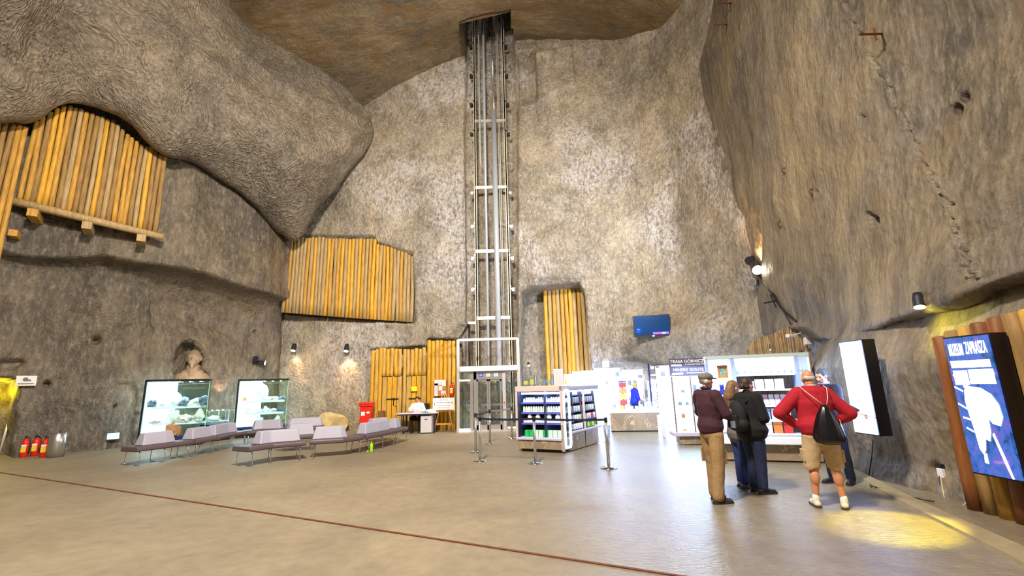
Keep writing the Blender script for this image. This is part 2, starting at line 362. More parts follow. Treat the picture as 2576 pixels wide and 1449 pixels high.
# ---- back wall
def d_back(px, py, P):
    n = base_noise(P, 40, .18, .3)
    d = n
    d = d - .35*sm(3, -3, sdf(px, py, [(716, 594), (945, 598), (950, 612), (1040, 642), (1044, 812), (860, 800), (700, 786)]))
    d = d - .7*sm(3, -3, sdf(px, py, [(925, 880), (1070, 872), (1075, 855), (1160, 855), (1160, 1100), (920, 1100)]))
    # hoist shaft slot
    d = d - .45*sm(2, -2, sdf(px, py, [(1150, -300), (1285, -300), (1290, 90), (1302, 250), (1302, 900), (1300, 1100), (1170, 1100), (1172, 600), (1168, 340), (1174, 170)]))
    # tall niche with the log screen, rock lintel above it
    d = d - 1.5*sm(2, -4, sdf(px, py, [(1312, 735), (1335, 722), (1455, 712), (1468, 735), (1486, 935), (1486, 1110), (1306, 1110), (1308, 880)]))
    d = d + .35*sm(4, -30, sdf(px, py, [(1320, 700), (1330, 722), (1455, 712), (1500, 640), (1400, 560), (1320, 600)]))*.6
    # boxed notch near the ceiling
    d = d - .5*sm(3, -3, sdf(px, py, [(1302, 130), (1345, 130), (1352, 250), (1302, 265)]))
    d = d + .2*sm(3, -3, sdf(px, py, [(1346, 140), (1440, 118), (1448, 215), (1352, 262)]))
    # undercut above the shop
    u = sdf(px, py, [(1486, 935), (1500, 912), (1600, 905), (1700, 925), (1760, 950), (1760, 1000), (1486, 1000)]); d = d - .9*sm(5, -15, u)
    d = d + .8*np.exp(-((py-850)/70.)**2)*sm(1480, 1600, px)*sm(1950, 1800, px)
    for x, y, r, k in ((968, 825, 6, .3), (1833, 790, 4, .25), (1578, 804, 3, .2), (1700, 380, 7, .25), (1596, 410, 3, .2), (1680, 466, 3, .2)):
        d = d - k*sm(r, r*.4, np.hypot(px-x, py-y))
    # soft sag with steps so the face is not a plane
    d = d + .7*np.exp(-((py-480)/170.)**2)*sm(760, 900, px)*sm(1180, 1080, px)*.6
    return d
PLAN_B = [(-11.6, 20.9), (-9, 20.45), (-7.0, 20.2), (-5.5, 19.9), (-2.8, 19.7), (.5, 19.6), (3, 19.3), (5.2, 18.6), (6.7, 17.2), (7.5, 15.2), (7.6, 13), (7.5, 11.6), (7.2, 10.4), (7.6, 9.6)]
wb = curtain('wall_back', PLAN_B, -.1, 24, .075, d_back, rock_back)
# ---- lower right wall behind the light boxes
def d_right(px, py, P):
    d = base_noise(P, 80, .06, .5, 1.3) + .27*np.clip(P[..., 2], 0, 1.7)/1.5 - .5*np.clip(P[..., 2]-1.9, 0, 3)
    d = d + .18*np.clip(.35-P[..., 2], 0, .35)/.35
    d = d - .12*sm(3, -3, sdf(px, py, [(2352, 1170), (2378, 1165), (2388, 1258), (2362, 1255)]))
    return d
PLAN_R = [(7.5, 11.0), (6.95, 10.2), (6.5, 9.3), (6.2, 8.4), (6.22, 7.1), (6.12, 5.8), (6.0, 4.2), (6.0, -6)]
wr = curtain('wall_right', PLAN_R, -.1, 4.2, .06, d_right, rock_right)
# ---- great rock bulge hanging over the left side
BC = [
 [(-300, -500, 7), (-300, -200, 8), (-300, 100, 9.5), (-320, 335, 10.4)],
 [(0, -450, 8.5), (0, -150, 9.5), (0, 120, 10.8), (0, 303, 11.6)],
 [(90, -420, 9.2), (90, -120, 10.2), (95, 100, 11.4), (80, 303, 12.2)],
 [(150, -400, 10), (170, -100, 11), (180, 100, 12), (178, 266, 12.8)],
 [(330, -300, 11.5), (320, -50, 12), (320, 140, 12.8), (300, 297, 13.4)],
 [(470, -180, 13), (430, 20, 13), (420, 200, 13.5), (410, 371, 14.2)],
 [(560, -50, 14.6), (520, 75, 14), (500, 240, 14.3), (490, 398, 15.2)],
 [(600, 30, 16), (600, 128, 15), (580, 300, 15.3), (570, 450, 16.4)],
 [(700, 110, 17.2), (690, 190, 16), (660, 370, 16.2), (648, 520, 17.6)],
 [(790, 165, 18.2), (775, 238, 17), (735, 440, 17.2), (722, 592, 18.9)],
 [(860, 205, 18.8), (842, 268, 17.8), (795, 430, 17.9), (756, 592, 19.3)],
 [(900, 243, 19.3), (890, 290, 18.5), (858, 400, 18.6), (800, 522, 19.5)],
 [(925, 280, 19.6), (920, 306, 19.1), (905, 356, 19.2), (884, 428, 19.7)],
 [(932, 300, 20.2), (934, 316, 19.9), (934, 332, 20.0), (926, 352, 20.2)],
 [(920, 310, 21.5), (922, 318, 21.5), (922, 330, 21.5), (912, 345, 21.5)],
]
rows = []
for c in BC:
    T, R_, M_, L_ = c; r = [atY(T[0], T[1]+25, T[2]+2.5), atY(*T)]
    T3, R3_, M3 = np.array(T, float), np.array(R_, float), np.array(M_, float); r += [atY(*(T3*.5+R3_*.5)), atY(*(T3*.14+R3_*.86)), atY(*R_), atY(*(R3_*.86+M3*.14)), atY((R_[0]+M_[0])/2, (R_[1]+M_[1])/2, (R_[2]+M_[2])/2-.35), atY(M_[0], M_[1], M_[2]-.2), atY(L_[0], L_[1], L_[2]), atY(L_[0]-6, L_[1]-26, L_[2]+1.6), atY(L_[0]-10, L_[1]-40, L_[2]+3.2)]
    rows.append(r)
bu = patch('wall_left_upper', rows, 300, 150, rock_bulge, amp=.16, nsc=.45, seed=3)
# ---- ceiling
CEI = [
 [(600, 470, 21.5), (925, 283, 20.4), (1040, 222, 20.3), (1165, 171, 20.3), (1300, 118, 20.2), (1440, 121, 20.0), (1600, 146, 19.5), (1735, 184, 18.9), (1900, 260, 18.4)],
 [(600, 300, 19.6), (900, 200, 18.8), (1020, 160, 18.8), (1160, 110, 18.9), (1300, 82, 18.8), (1445, 84, 18.6), (1605, 105, 18.2), (1750, 130, 17.6), (1900, 180, 17.2)],
 [(560, 100, 17), (860, 90, 17), (1000, 70, 17), (1150, 40, 17.2), (1300, 20, 17.2), (1450, 20, 17), (1600, 30, 16.5), (1770, 40, 16), (1950, 60, 15.5)],
 [(450, -150, 14), (700, -120, 14), (950, -100, 14.5), (1150, -100, 15), (1300, -100, 15), (1450, -100, 14.8), (1600, -100, 14.5), (1800, -100, 14), (2050, -100, 13.5)],
]
rows = [[atY(*p) for p in r] for r in CEI]
xs = [-9, -6.5, -4, -1.7, .3, 2.3, 4.5, 7, 10]
rows.append([np.array([x, 9, 17.2-.12*abs(x)]) for x in xs]); rows.append([np.array([x*1.6, 2, 15.5-.2*abs(x)]) for x in xs]); rows.append([np.array([x*1.8, -6, 13-.3*abs(x)]) for x in xs])
HOLE = [(1153, 56), (1180, 44), (1232, 31), (1282, 24), (1291, 92), (1291, 130), (1290, 300), (1178, 300), (1176, 172)]
def keep_ceiling(C4):
    px, py = pxa(C4); return ~((sdf(px, py, HOLE) < 0) & (C4[..., 1] > 16))
ce = patch('ceiling', rows, 330, 200, rock_ceil, amp=.15, nsc=.4, seed=11, keepf=keep_ceiling)
# inside of the hoist shaft above the ceiling
bm = bmesh.new()
hl, hr = atY(1153, 56, 17.6), atY(1283, 26, 17.6)
tl, tr = atY(1176, 172, 20.1), atY(1291, 92, 20.1)
sp = [hl, hr, tr, tl]; V0 = [bm.verts.new((p[0], p[1], p[2]-.1)) for p in sp]; V1 = [bm.verts.new((p[0], p[1], 30)) for p in sp]
for a, b in ((0, 1), (1, 2), (3, 0)): bm.faces.new((V0[a], V0[b], V1[b], V1[a]))
bm.faces.new(V1)
tag(obj('ceiling', bm, rock_ceil), kind='structure')
# ---- great slab forming the right-hand wall
SL = [
 [(1795, -420, 8.2), (1880, -420, 7.5), (2000, -420, 7.3), (2150, -420, 7.2), (2350, -420, 7.1), (2600, -420, 7.0), (3100, -500, 6.8), (3800, -600, 6.6)],
 [(1783, -40, 8.0), (1830, -40, 7.4), (1950, -40, 7.2), (2100, -40, 7.1), (2300, -40, 7.0), (2600, -40, 6.9), (3100, -60, 6.7), (3800, -100, 6.5)],
 [(1762, 90, 7.9), (1805, 90, 7.35), (1920, 90, 7.15), (2080, 90, 7.0), (2300, 90, 6.9), (2600, 90, 6.8), (3100, 70, 6.6), (3800, 50, 6.4)],
 [(1737, 185, 8.0), (1785, 185, 7.35), (1900, 200, 7.1), (2060, 220, 6.9), (2290, 230, 6.7), (2600, 230, 6.6), (3100, 200, 6.5), (3800, 150, 6.3)],
 [(1748, 345, 8.2), (1795, 345, 7.6), (1900, 350, 7.1), (2060, 370, 6.8), (2290, 380, 6.5), (2600, 370, 6.4), (3100, 330, 6.3), (3800, 280, 6.2)],
 [(1768, 487, 8.2), (1820, 480, 7.7), (1905, 480, 7.1), (2060, 510, 6.7), (2290, 510, 6.3), (2600, 480, 6.2), (3100, 420, 6.1), (3800, 340, 6.0)],
 [(1812, 586, 8.2), (1860, 590, 7.7), (1925, 600, 7.1), (2070, 620, 6.6), (2290, 610, 6.2), (2600, 560, 6.1), (3100, 480, 6.0), (3800, 380, 5.9)],
 [(1834, 680, 8.3), (1890, 690, 7.7), (1950, 700, 7.0), (2080, 730, 6.5), (2290, 700, 6.1), (2600, 630, 5.95), (3100, 540, 5.9), (3800, 420, 5.8)],
 [(1845, 770, 8.3), (1905, 780, 7.8), (1992, 790, 7.0), (2090, 810, 6.5), (2290, 760, 6.05), (2600, 660, 5.9), (3100, 580, 5.8), (3800, 440, 5.8)],
 [(1850, 880, 8.3), (1905, 850, 7.8), (2000, 826, 7.0), (2085, 858, 6.5), (2290, 792, 6.1), (2600, 684, 5.95), (3100, 600, 5.9), (3800, 460, 5.8)],
 [(1850, 900, 8.6), (1905, 852, 8.4), (2000, 824, 8.0), (2085, 862, 7.4), (2290, 812, 6.7), (2600, 722, 6.6), (3100, 640, 6.6), (3800, 500, 6.6)],
]
rows = [[atX(*p) for p in r] for r in SL]
CRK = [(2120, 0), (2200, 140), (2262, 270), (2310, 380), (2345, 450), (2400, 540), (2430, 620), (2456, 695)]
def x_slab(px, py, A):
    cx = np.interp(py, [b for a, b in CRK], [a for a, b in CRK]) + 5*np.sin(py*.09)+3*np.sin(py*.23)
    d = -.12*sm(7, 1, abs(px-cx))*(py < 700) + .04*sm(18, 8, abs(px-cx))*(py < 700)
    for x, y, r, k in ((2190, 556, 17, .5), (2432, 245, 15, .4), (2410, 275, 17, .45), (2178, 540, 10, .2), (2045, 482, 6, .08), (2395, 515, 7, .15), (2168, 290, 5, .1)):
        d = d - k*sm(r, r*.4, np.hypot(px-x, py-y))
    return d
sl = patch('wall_right_upper', rows, 260, 330, rock_right, amp=.12, nsc=.4, seed=21, extra=x_slab)
# ================================================================ rock ray casting (to seat fixtures on the rock)
from mathutils.bvhtree import BVHTree
_bv = []
for o in (wl, wb, wr, bu, ce, sl):
    me = o.data; vs = [v.co[:] for v in me.vertices]; ps = [tuple(p.vertices) for p in me.polygons]
    _bv.append(BVHTree.FromPolygons(vs, ps))
def hit(px, py):
    d = Vector(ray(px, py)).normalized(); best = None
    for t in _bv:
        loc, n, i, ds = t.ray_cast(Vector(_C), d)
        if loc is not None and (best is None or ds < best[2]):
            if n.dot(d) > 0: n = -n
            best = (loc, n, ds)
    return best[0], best[1]
def out(px, py, k):
    """a point k metres off the rock, towards the room"""
    p, n = hit(px, py); d = -Vector(ray(px, py)).normalized(); return p + d*k, n
# ================================================================ materials
M_log = [mat('log_ochre', 'b98c38', .65, 0, .35, 6, .5, stretch=(3, 3, .4)), mat('log_tan', 'ab9062', .7, 0, .3, 6, .5, stretch=(3, 3, .4)), mat('log_brown', '94733f', .7, 0, .35, 6, .5, stretch=(3, 3, .4)), mat('log_yellow', 'cc9a30', .6, 0, .3, 6, .4, stretch=(3, 3, .4))]
M_logr = mat('log_russet', '7d4a1c', .6, 0, .4, 5, .5, stretch=(3, 3, .4))
M_plank = mat('plank_yellow', 'd09a1c', .6, 0, .25, 5, .4, stretch=(3, 3, .5))
M_plank2 = mat('plank_pale', 'c2994a', .6, 0, .25, 5, .4, stretch=(3, 3, .5))
M_black = mat('black_paint', '15151a', .45); M_dark = mat('dark_grey_metal', '2b2b2e', .5, .3)
M_steel = mat('brushed_steel', 'c9c6c4', .28, .9); M_chrome = mat('chrome', 'd8d8dc', .12, 1.0)
M_alu = mat('pale_aluminium', 'cfc6bf', .35, .5); M_pipe = mat('grey_pipe', 'b4b8be', .4, .15); M_galv = mat('galvanised_rail', 'b9b29c', .45, .25)
M_white = mat('white_plastic', 'ececec', .4); M_offw = mat('off_white', 'd9d5cc', .5)
M_glass = glass_mat('clear_glass', 'f8fffc'); M_glassg = glass_mat('greenish_glass', 'f4fdf9', .12)
M_red = mat('red_paint', 'd8230f', .4, spec=.4); M_bulb = mat('lamp_face', 'ffffff', .4, emit='fff0d8', es=28); M_bulby = mat('yellow_lamp_face', 'ffffff', .4, emit='fff27a', es=16)
M_iron = mat('wrought_iron', '2e2620', .6, .5); M_paper = mat('paper', 'efe9e2', .8)
def mklog(name, x, y, z0, z1, r, m, parent, o0):
    bm = bmesh.new(); n = 7; pts = []; rs = []
    wx, wy = random.uniform(-.02, .02), random.uniform(-.02, .02)
    for i in range(n):
        t = i/(n-1); pts.append((x-o0[0]+wx*math.sin(t*5+wy*90), y-o0[1]+wy*math.sin(t*4), z0+(z1-z0)*t-o0[2])); rs.append(r*(1.06-.12*t)*random.uniform(.97, 1.03))
    pts.append((pts[-1][0], pts[-1][1], pts[-1][2]+r*.25)); rs.append(r*.72)
    tube(bm, pts, rs, 12); return obj(name, bm, m, parent, True)
def log_screen(label, A, B, n, top, bot, mats, fill=1.03, group=None, skip=(), jit=.05):
    A = Vector(A[:2]+(0,) if isinstance(A, tuple) else (A[0], A[1], 0)); B = Vector(B[:2]+(0,) if isinstance(B, tuple) else (B[0], B[1], 0))
    root = thing('log_screen', label, 'log wall', (A.x, A.y, 0), 0, group); L = (B-A).length; r = L/n/2*fill
    for i in range(n):
        if i in skip: continue
        p = A.lerp(B, (i+.5)/n)
        z1 = zline(p.x, p.y, top) - random.uniform(0, jit); z0 = max(-.02, zline(p.x, p.y, bot)) if bot else -.02
        if z1 > z0+.1: mklog('log', p.x, p.y, z0, z1, r*random.uniform(.93, 1.04), mats[random.choice(range(len(mats)))], root, (A.x, A.y, 0))
    return root
# upper left screen standing on a beam
pA, _ = out(46, 480, .25); pB, _ = out(398, 560, .35)
top1 = [(-300, 340), (0, 312), (40, 322), (62, 322), (100, 300), (140, 275), (176, 265), (220, 282), (290, 305), (330, 345), (360, 365), (405, 376)]
bot1 = [(-100, 480), (40, 503), (130, 532), (260, 560), (398, 588)]
ls1 = log_screen('tall yellow and brown log screen on a beam, high on the left rock wall', pA, pB, 25, top1, bot1, [M_log[0], M_log[1], M_log[0], M_log[3], M_log[2]])
a0 = Vector((pA.x, pA.y, zline(pA.x, pA.y, [(0, 508), (60, 512), (398, 594)]))); b0 = Vector((pB.x, pB.y, zline(pB.x, pB.y, [(0, 508), (60, 516), (398, 596)])))
dv_ = (b0-a0).normalized(); nrm = Vector((dv_.y, -dv_.x, 0)).normalized()
o = tb('support_beam', [a0-dv_*.25+nrm*.12, a0.lerp(b0, .5)+nrm*.12, b0+dv_*.2+nrm*.12], [.13, .12, .11], M_log[1]); tag(o, 'long round timber beam carrying the high left log screen', 'beam')
for t, m, lab in ((.13, M_log[0], 'yellow square timber stub under the left end of the high beam'), (.49, M_log[1], 'pale square timber stub under the middle of the high beam'), (.89, M_log[1], 'pale square timber stub under the right end of the high beam')):
    p = a0.lerp(b0, t); q, n = hit(*[float(v) for v in pxa((p.x+nrm.x*.05, p.y+nrm.y*.05, p.z-.28))])
    tag(bx('timber_stub', (p.x-nrm.x*.15, p.y-nrm.y*.15, p.z-.25), (.24, .95, .24), m, None, math.atan2(nrm.y, nrm.x)+PI/2, .01), lab, 'timber')
q, n = out(38, 592, .1)
tag(bx('timber_stub', q, (.2, .6, .2), M_log[0], None, math.atan2(nrm.y, nrm.x)+PI/2, .01), 'small yellow timber end in the rock, below the high log screen', 'timber')
# the nearer row of logs on the far left, running past the beam
pC, _ = out(-70, 560, .5); pD, _ = out(34, 500, .55)
ls2 = log_screen('row of very long brown logs at the left picture edge', pC, pD, 5, [(-300, 330), (0, 308), (30, 312), (60, 318)], [(-300, 720), (0, 716), (40, 700)], [M_log[0], M_log[2], M_log[0]])
# middle screen on the back wall
pA, pB = atY(708, 790, 20.2), atY(1040, 790, 19.8)
ls3 = log_screen('wide row of tan upright logs set in the back rock wall', pA, pB, 37, [(690, 597), (800, 597), (880, 602), (935, 599), (946, 602), (950, 614), (985, 622), (1042, 645)], [(690, 784), (860, 798), (1060, 812)], [M_log[1], M_log[0], M_log[1], M_log[3], M_log[1]], jit=.06)
# yellow screen with the double plank door
YD = 19.15
X = lambda px, py=1000, Y=YD: atY(px, py, Y)[0]
root = thing('log_screen', 'bright yellow log screen around the plank doors beside the lift', 'log wall', (X(930), YD, 0))
o0 = (X(930), YD, 0)
def span(x0, x1, n, z0, z1f, m, nm='log'):
    for i in range(n):
        a = x0+(x1-x0)*(i+.5)/n; r = (x1-x0)/n/2*1.03
        mklog(nm, a, YD, z0, z1f(a)-random.uniform(0, .05), r, m[i % len(m)], root, o0)
tl_ = lambda x: zline(x, YD, [(900, 884), (935, 881), (960, 876), (1040, 878), (1072, 874), (1075, 857), (1160, 857)])
zl = float(atY(1010, 946, YD)[2])
span(X(930, 1000), X(960, 1000), 3, -.02, tl_, [M_plank, M_plank2, M_plank])
span(X(961, 920), X(1011, 920), 5, zl, tl_, [M_plank2, M_plank]); span(X(1012), X(1021), 1, -.02, tl_, [M_plank2])
span(X(1022, 920), X(1072, 920), 5, zl, tl_, [M_plank2, M_plank2, M_plank]); span(X(1073), X(1146), 7, -.02, tl_, [M_plank, M_plank, M_plank2])
def plank_door(x0, x1, n, label, side):
    t = thing('plank_door', label, 'door', ((x0+x1)/2, YD-.01, 0)); w = (x1-x0)/n
    for i in range(n):
        bx('plank', (x0-(x0+x1)/2+w*(i+.5), 0, zl/2), (w*.9, .06, zl-.06*random.random()), M_plank if i % 3 else M_plank2, t, bev=.01)
    sx = 1 if side else -1
    bx('bolt', (sx*(-(x1-x0)*.05), -.06, 1.28), (.5, .03, .04), M_iron, t); bx('bolt', (sx*(-(x1-x0)*.05)+.05, -.06, 1.18), (.03, .03, .3), M_iron, t)
    lk = lt('padlock', [(.001, 0), (.035, 0), (.035, .05), (.001, .05)], M_steel, t, (sx*-.2, -.07, 1.0), 10)
plank_door(X(961), X(1011), 4, 'left leaf of the yellow plank door with black bolt', False)
plank_door(X(1022), X(1072), 4, 'right leaf of the yellow plank door, behind the seated guard', True)
tag(bx('notice', (X(1044, 978), YD-.16, atY(1044, 978, YD)[2]), (.24, .012, .19), mat('yellow_notice', 'f2dc10', .6)), 'small plain yellow notice on the plank door', 'notice')
# notice board with papers
nb = thing('notice_board', 'board pinned with white papers on the yellow logs above the easel', 'notice board', (X(1109, 975), YD-.2, atY(1109, 975, YD)[2]))
bx('backing', (0, 0, 0), (.5, .02, .66), mat('cork', 'b97b45', .8), nb)
for i, (x, z, w, h) in enumerate(((-.15, .2, .16, .22), (.01, .2, .14, .22), (.16, .18, .15, .24), (-.16, -.08, .15, .5), (.02, -.03, .15, .18), (.14, -.22, .2, .16))):
    bx('sheet', (x, -.014, z), (w, .006, h), mat('sheet_lilac', 'ddd3dc', .8) if i % 2 else M_paper, nb)
# extinguisher
def extinguisher(loc, label, group=None, hang=False, rz=0, s=1.0):
    t = thing('fire_extinguisher', label, 'fire extinguisher', loc, rz, group); t.scale = (s, s, s)
    lt('cylinder', [(.001, 0), (.075, 0), (.085, .02), (.085, .40), (.07, .46), (.03, .5), (.025, .53), (.001, .53)], M_red, t)
    bx('label', (0, -.083, .22), (.11, .012, .16), mat('extinguisher_label', 'e6c63a', .5), t); bx('label', (0, -.083, .33), (.11, .012, .05), M_white, t)
    bm = bmesh.new(); box(bm, (0, 0, .55), (.03, .05, .05)); box(bm, (0, -.07, .575), (.025, .13, .015)); box(bm, (0, -.06, .60), (.025, .12, .012)); obj('valve', bm, M_dark, t)
    tb('hose', [(.03, 0, .55), (.1, -.02, .52), (.12, -.03, .38), (.11, -.03, .2), (.10, -.03, .1)], .012, M_black, t, 8); return t
extinguisher((X(1138, 985), YD-.22, atY(1138, 998, YD)[2]), 'red extinguisher hanging on the yellow logs left of the lift', hang=True)
# ---- hoist mast: guide rails, piston, pipes
YM = 19.35
hm = thing('hoist_mast', 'tall steel lift guide frame with grey piston running up the rock slot', 'lift mast', (atY(1240, 800, YM)[0], YM, 0)); hx = hm.location.x
def vx(px): return atY(px, 800, YM)[0]-hx
HT = 26.0
for p in (1200, 1283):
    bm = bmesh.new(); box(bm, (vx(p), 0, HT/2+.3), (.05, .12, HT-.6)); box(bm, (vx(p), -.05, HT/2+.3), (.12, .02, HT-.6)); obj('guide_rail', bm, M_galv, hm)
zt = atY(1245, 280, YM-.1)[2]
tb('piston', [(vx(1253), -.1, 1.5), (vx(1253), -.1, zt)], .12, M_pipe, hm, 18); tb('piston_rod', [(vx(1253), -.1, zt), (vx(1253), -.1, HT)], .045, M_chrome, hm, 10)
tb('pipe', [(vx(1227), .0, .3), (vx(1227), .0, HT)], .06, M_pipe, hm, 10)
for p in (1264, 1268): tb('cable', [(vx(p), .08, .3), (vx(p), .08, HT)], .022, M_galv, hm, 8)
zc = atY(1219, 425, YM)[2]
bm = bmesh.new(); tube(bm, [(vx(1219), -.12, zc), (vx(1215), -.13, zc+.15), (vx(1214), -.12, zc+.5), (vx(1214), -.12, HT)], [.05, .09, .1, .1], 8, flat=.35); obj('travelling_cable', bm, mat('flat_cable', 'b6b8a8', .5), hm, True)
for py in (305, 472, 632, 800):
    z = atY(1241, py, YM)[2]; bx('crossbar', ((vx(1200)+vx(1283))/2, -.02, z), (vx(1283)-vx(1200), .09, .14), M_alu, hm)
for k, py in enumerate((110, 183, 256, 330, 405, 478, 562, 642, 720)):
    for s, p in ((-1, 1200), (1, 1283)):
        z = atY(p, py, YM)[2]-.1; bm = bmesh.new(); box(bm, (vx(p)+s*.13, .15, z), (.2, .25, .05)); box(bm, (vx(p)+s*.17, .0, z-.05), (.12, .06, .15)); box(bm, (vx(p)+s*.05, -.02, z+.1), (.05, .1, .08)); obj('bracket', bm, M_dark if py < 400 else M_steel, hm)
z = atY(1241, 802, YM)[2]
bx('side_arm', (vx(1188), 0, z-.15), (.35, .07, .1), M_alu, hm)
# ---- lift cabin and portal
YL = 18.0; lx = -2.2; rx = .16; LW = rx-lx
li = thing('lift', 'glass and pale metal passenger lift at the foot of the rock slot', 'lift', ((lx+rx)/2, YL, 0)); hw = LW/2
for s in (-1, 1): bx('portal_post', (s*hw, 0, 1.76), (.12, .12, 3.52), M_alu, li, bev=.01)
bx('portal_beam', (0, 0, 3.5), (LW, .1, .1), M_alu, li, bev=.01)
for s in (-1, 1): bx('portal_side_beam', (s*hw, .6, 3.5), (.08, 1.1, .08), M_alu, li)
tb('brace', [(-hw, .2, 3.5), (-hw+.32, 1.05, 4.25)], .05, M_dark, li, 6); tb('brace', [(-hw+.35, 1.05, 4.25), (-hw+.35, 1.05, 2.5)], .05, M_dark, li, 6)
M_canopy = mat('lift_canopy', 'efe6e2', .35)
bx('canopy', (.02, -.05, 2.36), (LW-.1, .3, .2), M_canopy, li, bev=.04)
cl = lambda px: atY(px, 1010, YL)[0]-li.location.x
for a, b in ((1183, 1190), (1192, 1199)): bx('door_frame', ((cl(a)+cl(b))/2, .03, 1.12), (cl(b)-cl(a), .1, 2.24), M_steel, li)
bx('door_frame', ((cl(1265)+cl(1273))/2, .03, 1.12), (cl(1273)-cl(1265), .12, 2.24), M_alu, li)
bx('door_header', ((cl(1190)+cl(1268))/2, .03, 2.1), (cl(1268)-cl(1190), .1, .3), M_steel, li)
dl = bx('door_leaf', ((cl(1199)+cl(1229))/2, .05, 1.0), (.001, .001, .001), M_steel, li)
def leaf(px0, px1, nm):
    x0, x1 = cl(px0), cl(px1); bm = bmesh.new()
    for c, s in ((((x0+x1)/2, .05, 1.93), (x1-x0, .05, .1)), (((x0+x1)/2, .05, .12), (x1-x0, .05, .24)), ((x0+.03, .05, 1), (.06, .05, 1.9)), ((x1-.03, .05, 1), (.06, .05, 1.9))): box(bm, c, s)
    o = obj('door_leaf', bm, M_steel, li); bx('pane', ((x0+x1)/2, .05, 1.05), (x1-x0-.1, .01, 1.7), M_glass, o); return o
bpy.data.objects.remove(dl); leaf(1199, 1229, 'l'); leaf(1230, 1262, 'r')
bx('side_glass', ((cl(1157)+cl(1183))/2, .02, 1.1), (cl(1183)-cl(1157), .015, 2.0), M_glass, li); bx('side_glass', ((cl(1273)+cl(1305))/2, .02, 1.1), (cl(1305)-cl(1273), .015, 2.0), M_glass, li)
bx('side_glass', (-hw+.06, .55, 1.1), (.015, 1.1, 2.1), M_glass, li); bx('side_glass', (hw-.06, .55, 1.1), (.015, 1.1, 2.1), M_glass, li)
bx('floor_plate', (0, .55, .03), (LW-.2, 1.15, .06), M_alu, li); bx('cabin_roof', (0, .6, 2.3), (LW-.2, 1.0, .1), M_alu, li)
bx('kick_plate', ((cl(1155)+cl(1183))/2, -.06, .07), (cl(1183)-cl(1155), .08, .13), mat('kick_white', 'ffffff', .4, emit='ffffff', es=.5), li); bx('light_strip', ((cl(1155)+cl(1183))/2, -.02, 1.93), (cl(1183)-cl(1155), .06, .06), mat('strip_light', 'ffffff', .4, emit='fff4e8', es=3), li)
bx('kick_plate', ((cl(1275)+cl(1300))/2, -.02, .12), (cl(1300)-cl(1275), .06, .08), M_canopy, li)
bx('handrail', (0, .9, .95), (LW-.5, .05, .08), M_steel, li)
cp = bx('call_panel', (cl(1269), -.045, 1.15), (.09, .02, .34), M_alu, li)
lt('call_button', [(.001, 0), (.035, 0), (.03, .02), (.001, .02)], M_red, cp, (cl(1269), -.055, 1.07), 4, Matrix.Rotation(PI/2, 4, 'X'))
def plate(px, colr, fg, kind):
    x = cl(px); z = 2.12; p = bx('sign_plate', (x, -.03, z), (.15, .012, .14), colr, li); bm = bmesh.new()
    if kind == 'wheel':
        for a in range(14):
            t0 = a/14*PI*1.6-.3; box(bm, (x+.032*math.cos(t0), -.04, z-.018+.032*math.sin(t0)), (.012, .004, .012))
        box(bm, (x-.005, -.04, z+.02), (.012, .004, .05)); box(bm, (x+.015, -.04, z+.005), (.04, .004, .01)); box(bm, (x+.04, -.04, z-.015), (.01, .004, .04))
    elif kind == 'arrow':
        box(bm, (x, -.04, z-.012), (.016, .004, .06)); prism(bm, [(x-.035, z+.01), (x+.035, z+.01), (x, z+.05)], -.042, -.038)
    else:
        box(bm, (x, -.04, z), (.04, .004, .012)); box(bm, (x-.02, -.04, z+.015), (.01, .004, .04))
    obj('symbol', bm, fg, p)
plate(1210, mat('sign_blue', '2a43c8', .5), M_white, 'wheel'); plate(1229, mat('sign_pinkish', 'd8c4bc', .5), mat('sign_orange', 'c98a5a', .5), 'x'); plate(1249, M_white, M_black, 'arrow')
# ---- tall niche screen behind the shop
pA, pB = atY(1369, 800, 20.55), atY(1484, 800, 20.2)
log_screen('tall narrow screen of orange logs in the deep rock niche behind the shop', pA, pB, 11, [(1350, 722), (1462, 712), (1490, 728)], None, [M_log[0], M_log[3], M_log[0], M_log[1]], jit=.05)
# small fine screen behind the big display cabinet
pA, pB = atY(1872, 870, 12.2), atY(2036, 870, 11.3)
log_screen('arched screen of thin brown poles above the big display cabinet', pA, pB, 44, [(1870, 900), (1880, 876), (1893, 856), (1915, 846), (1945, 838), (1968, 826), (1990, 821), (2003, 826), (2020, 850), (2036, 880)], None, [mat('pole_tan', '9c8158', .7, 0, .3, 8, .3), mat('pole_brown', '7f6540', .7, 0, .3, 8, .3)], jit=.02)
# ---- screen behind the right light box
lgs = [(2345, 860, 2462, 1330), (2400, 850, 2490, 1352), (2437, 845, 2520, 1370)]
R0, R1 = Vector((5.82, 6.32, 0)), Vector((5.70, 3.9, 0))
rs_ = thing('log_screen', 'leaning screen of brown logs behind the light box at the right edge', 'log wall', (R0.x, R0.y, 0)); NL = 12
for i in range(NL):
    p = R0.lerp(R1, (i+.5)/NL); zt_ = zline(p.x, p.y, [(2300, 858), (2345, 852), (2390, 838), (2480, 812), (2530, 795), (2700, 760)]) if i else zline(p.x, p.y, [(2300, 852), (2345, 850), (2400, 850)])
    mklog('log', p.x, p.y, -.02, min(zt_, 2.6), .098, [M_logr, M_log[2], M_log[0], M_logr][i % 4], rs_, (R0.x, R0.y, 0))
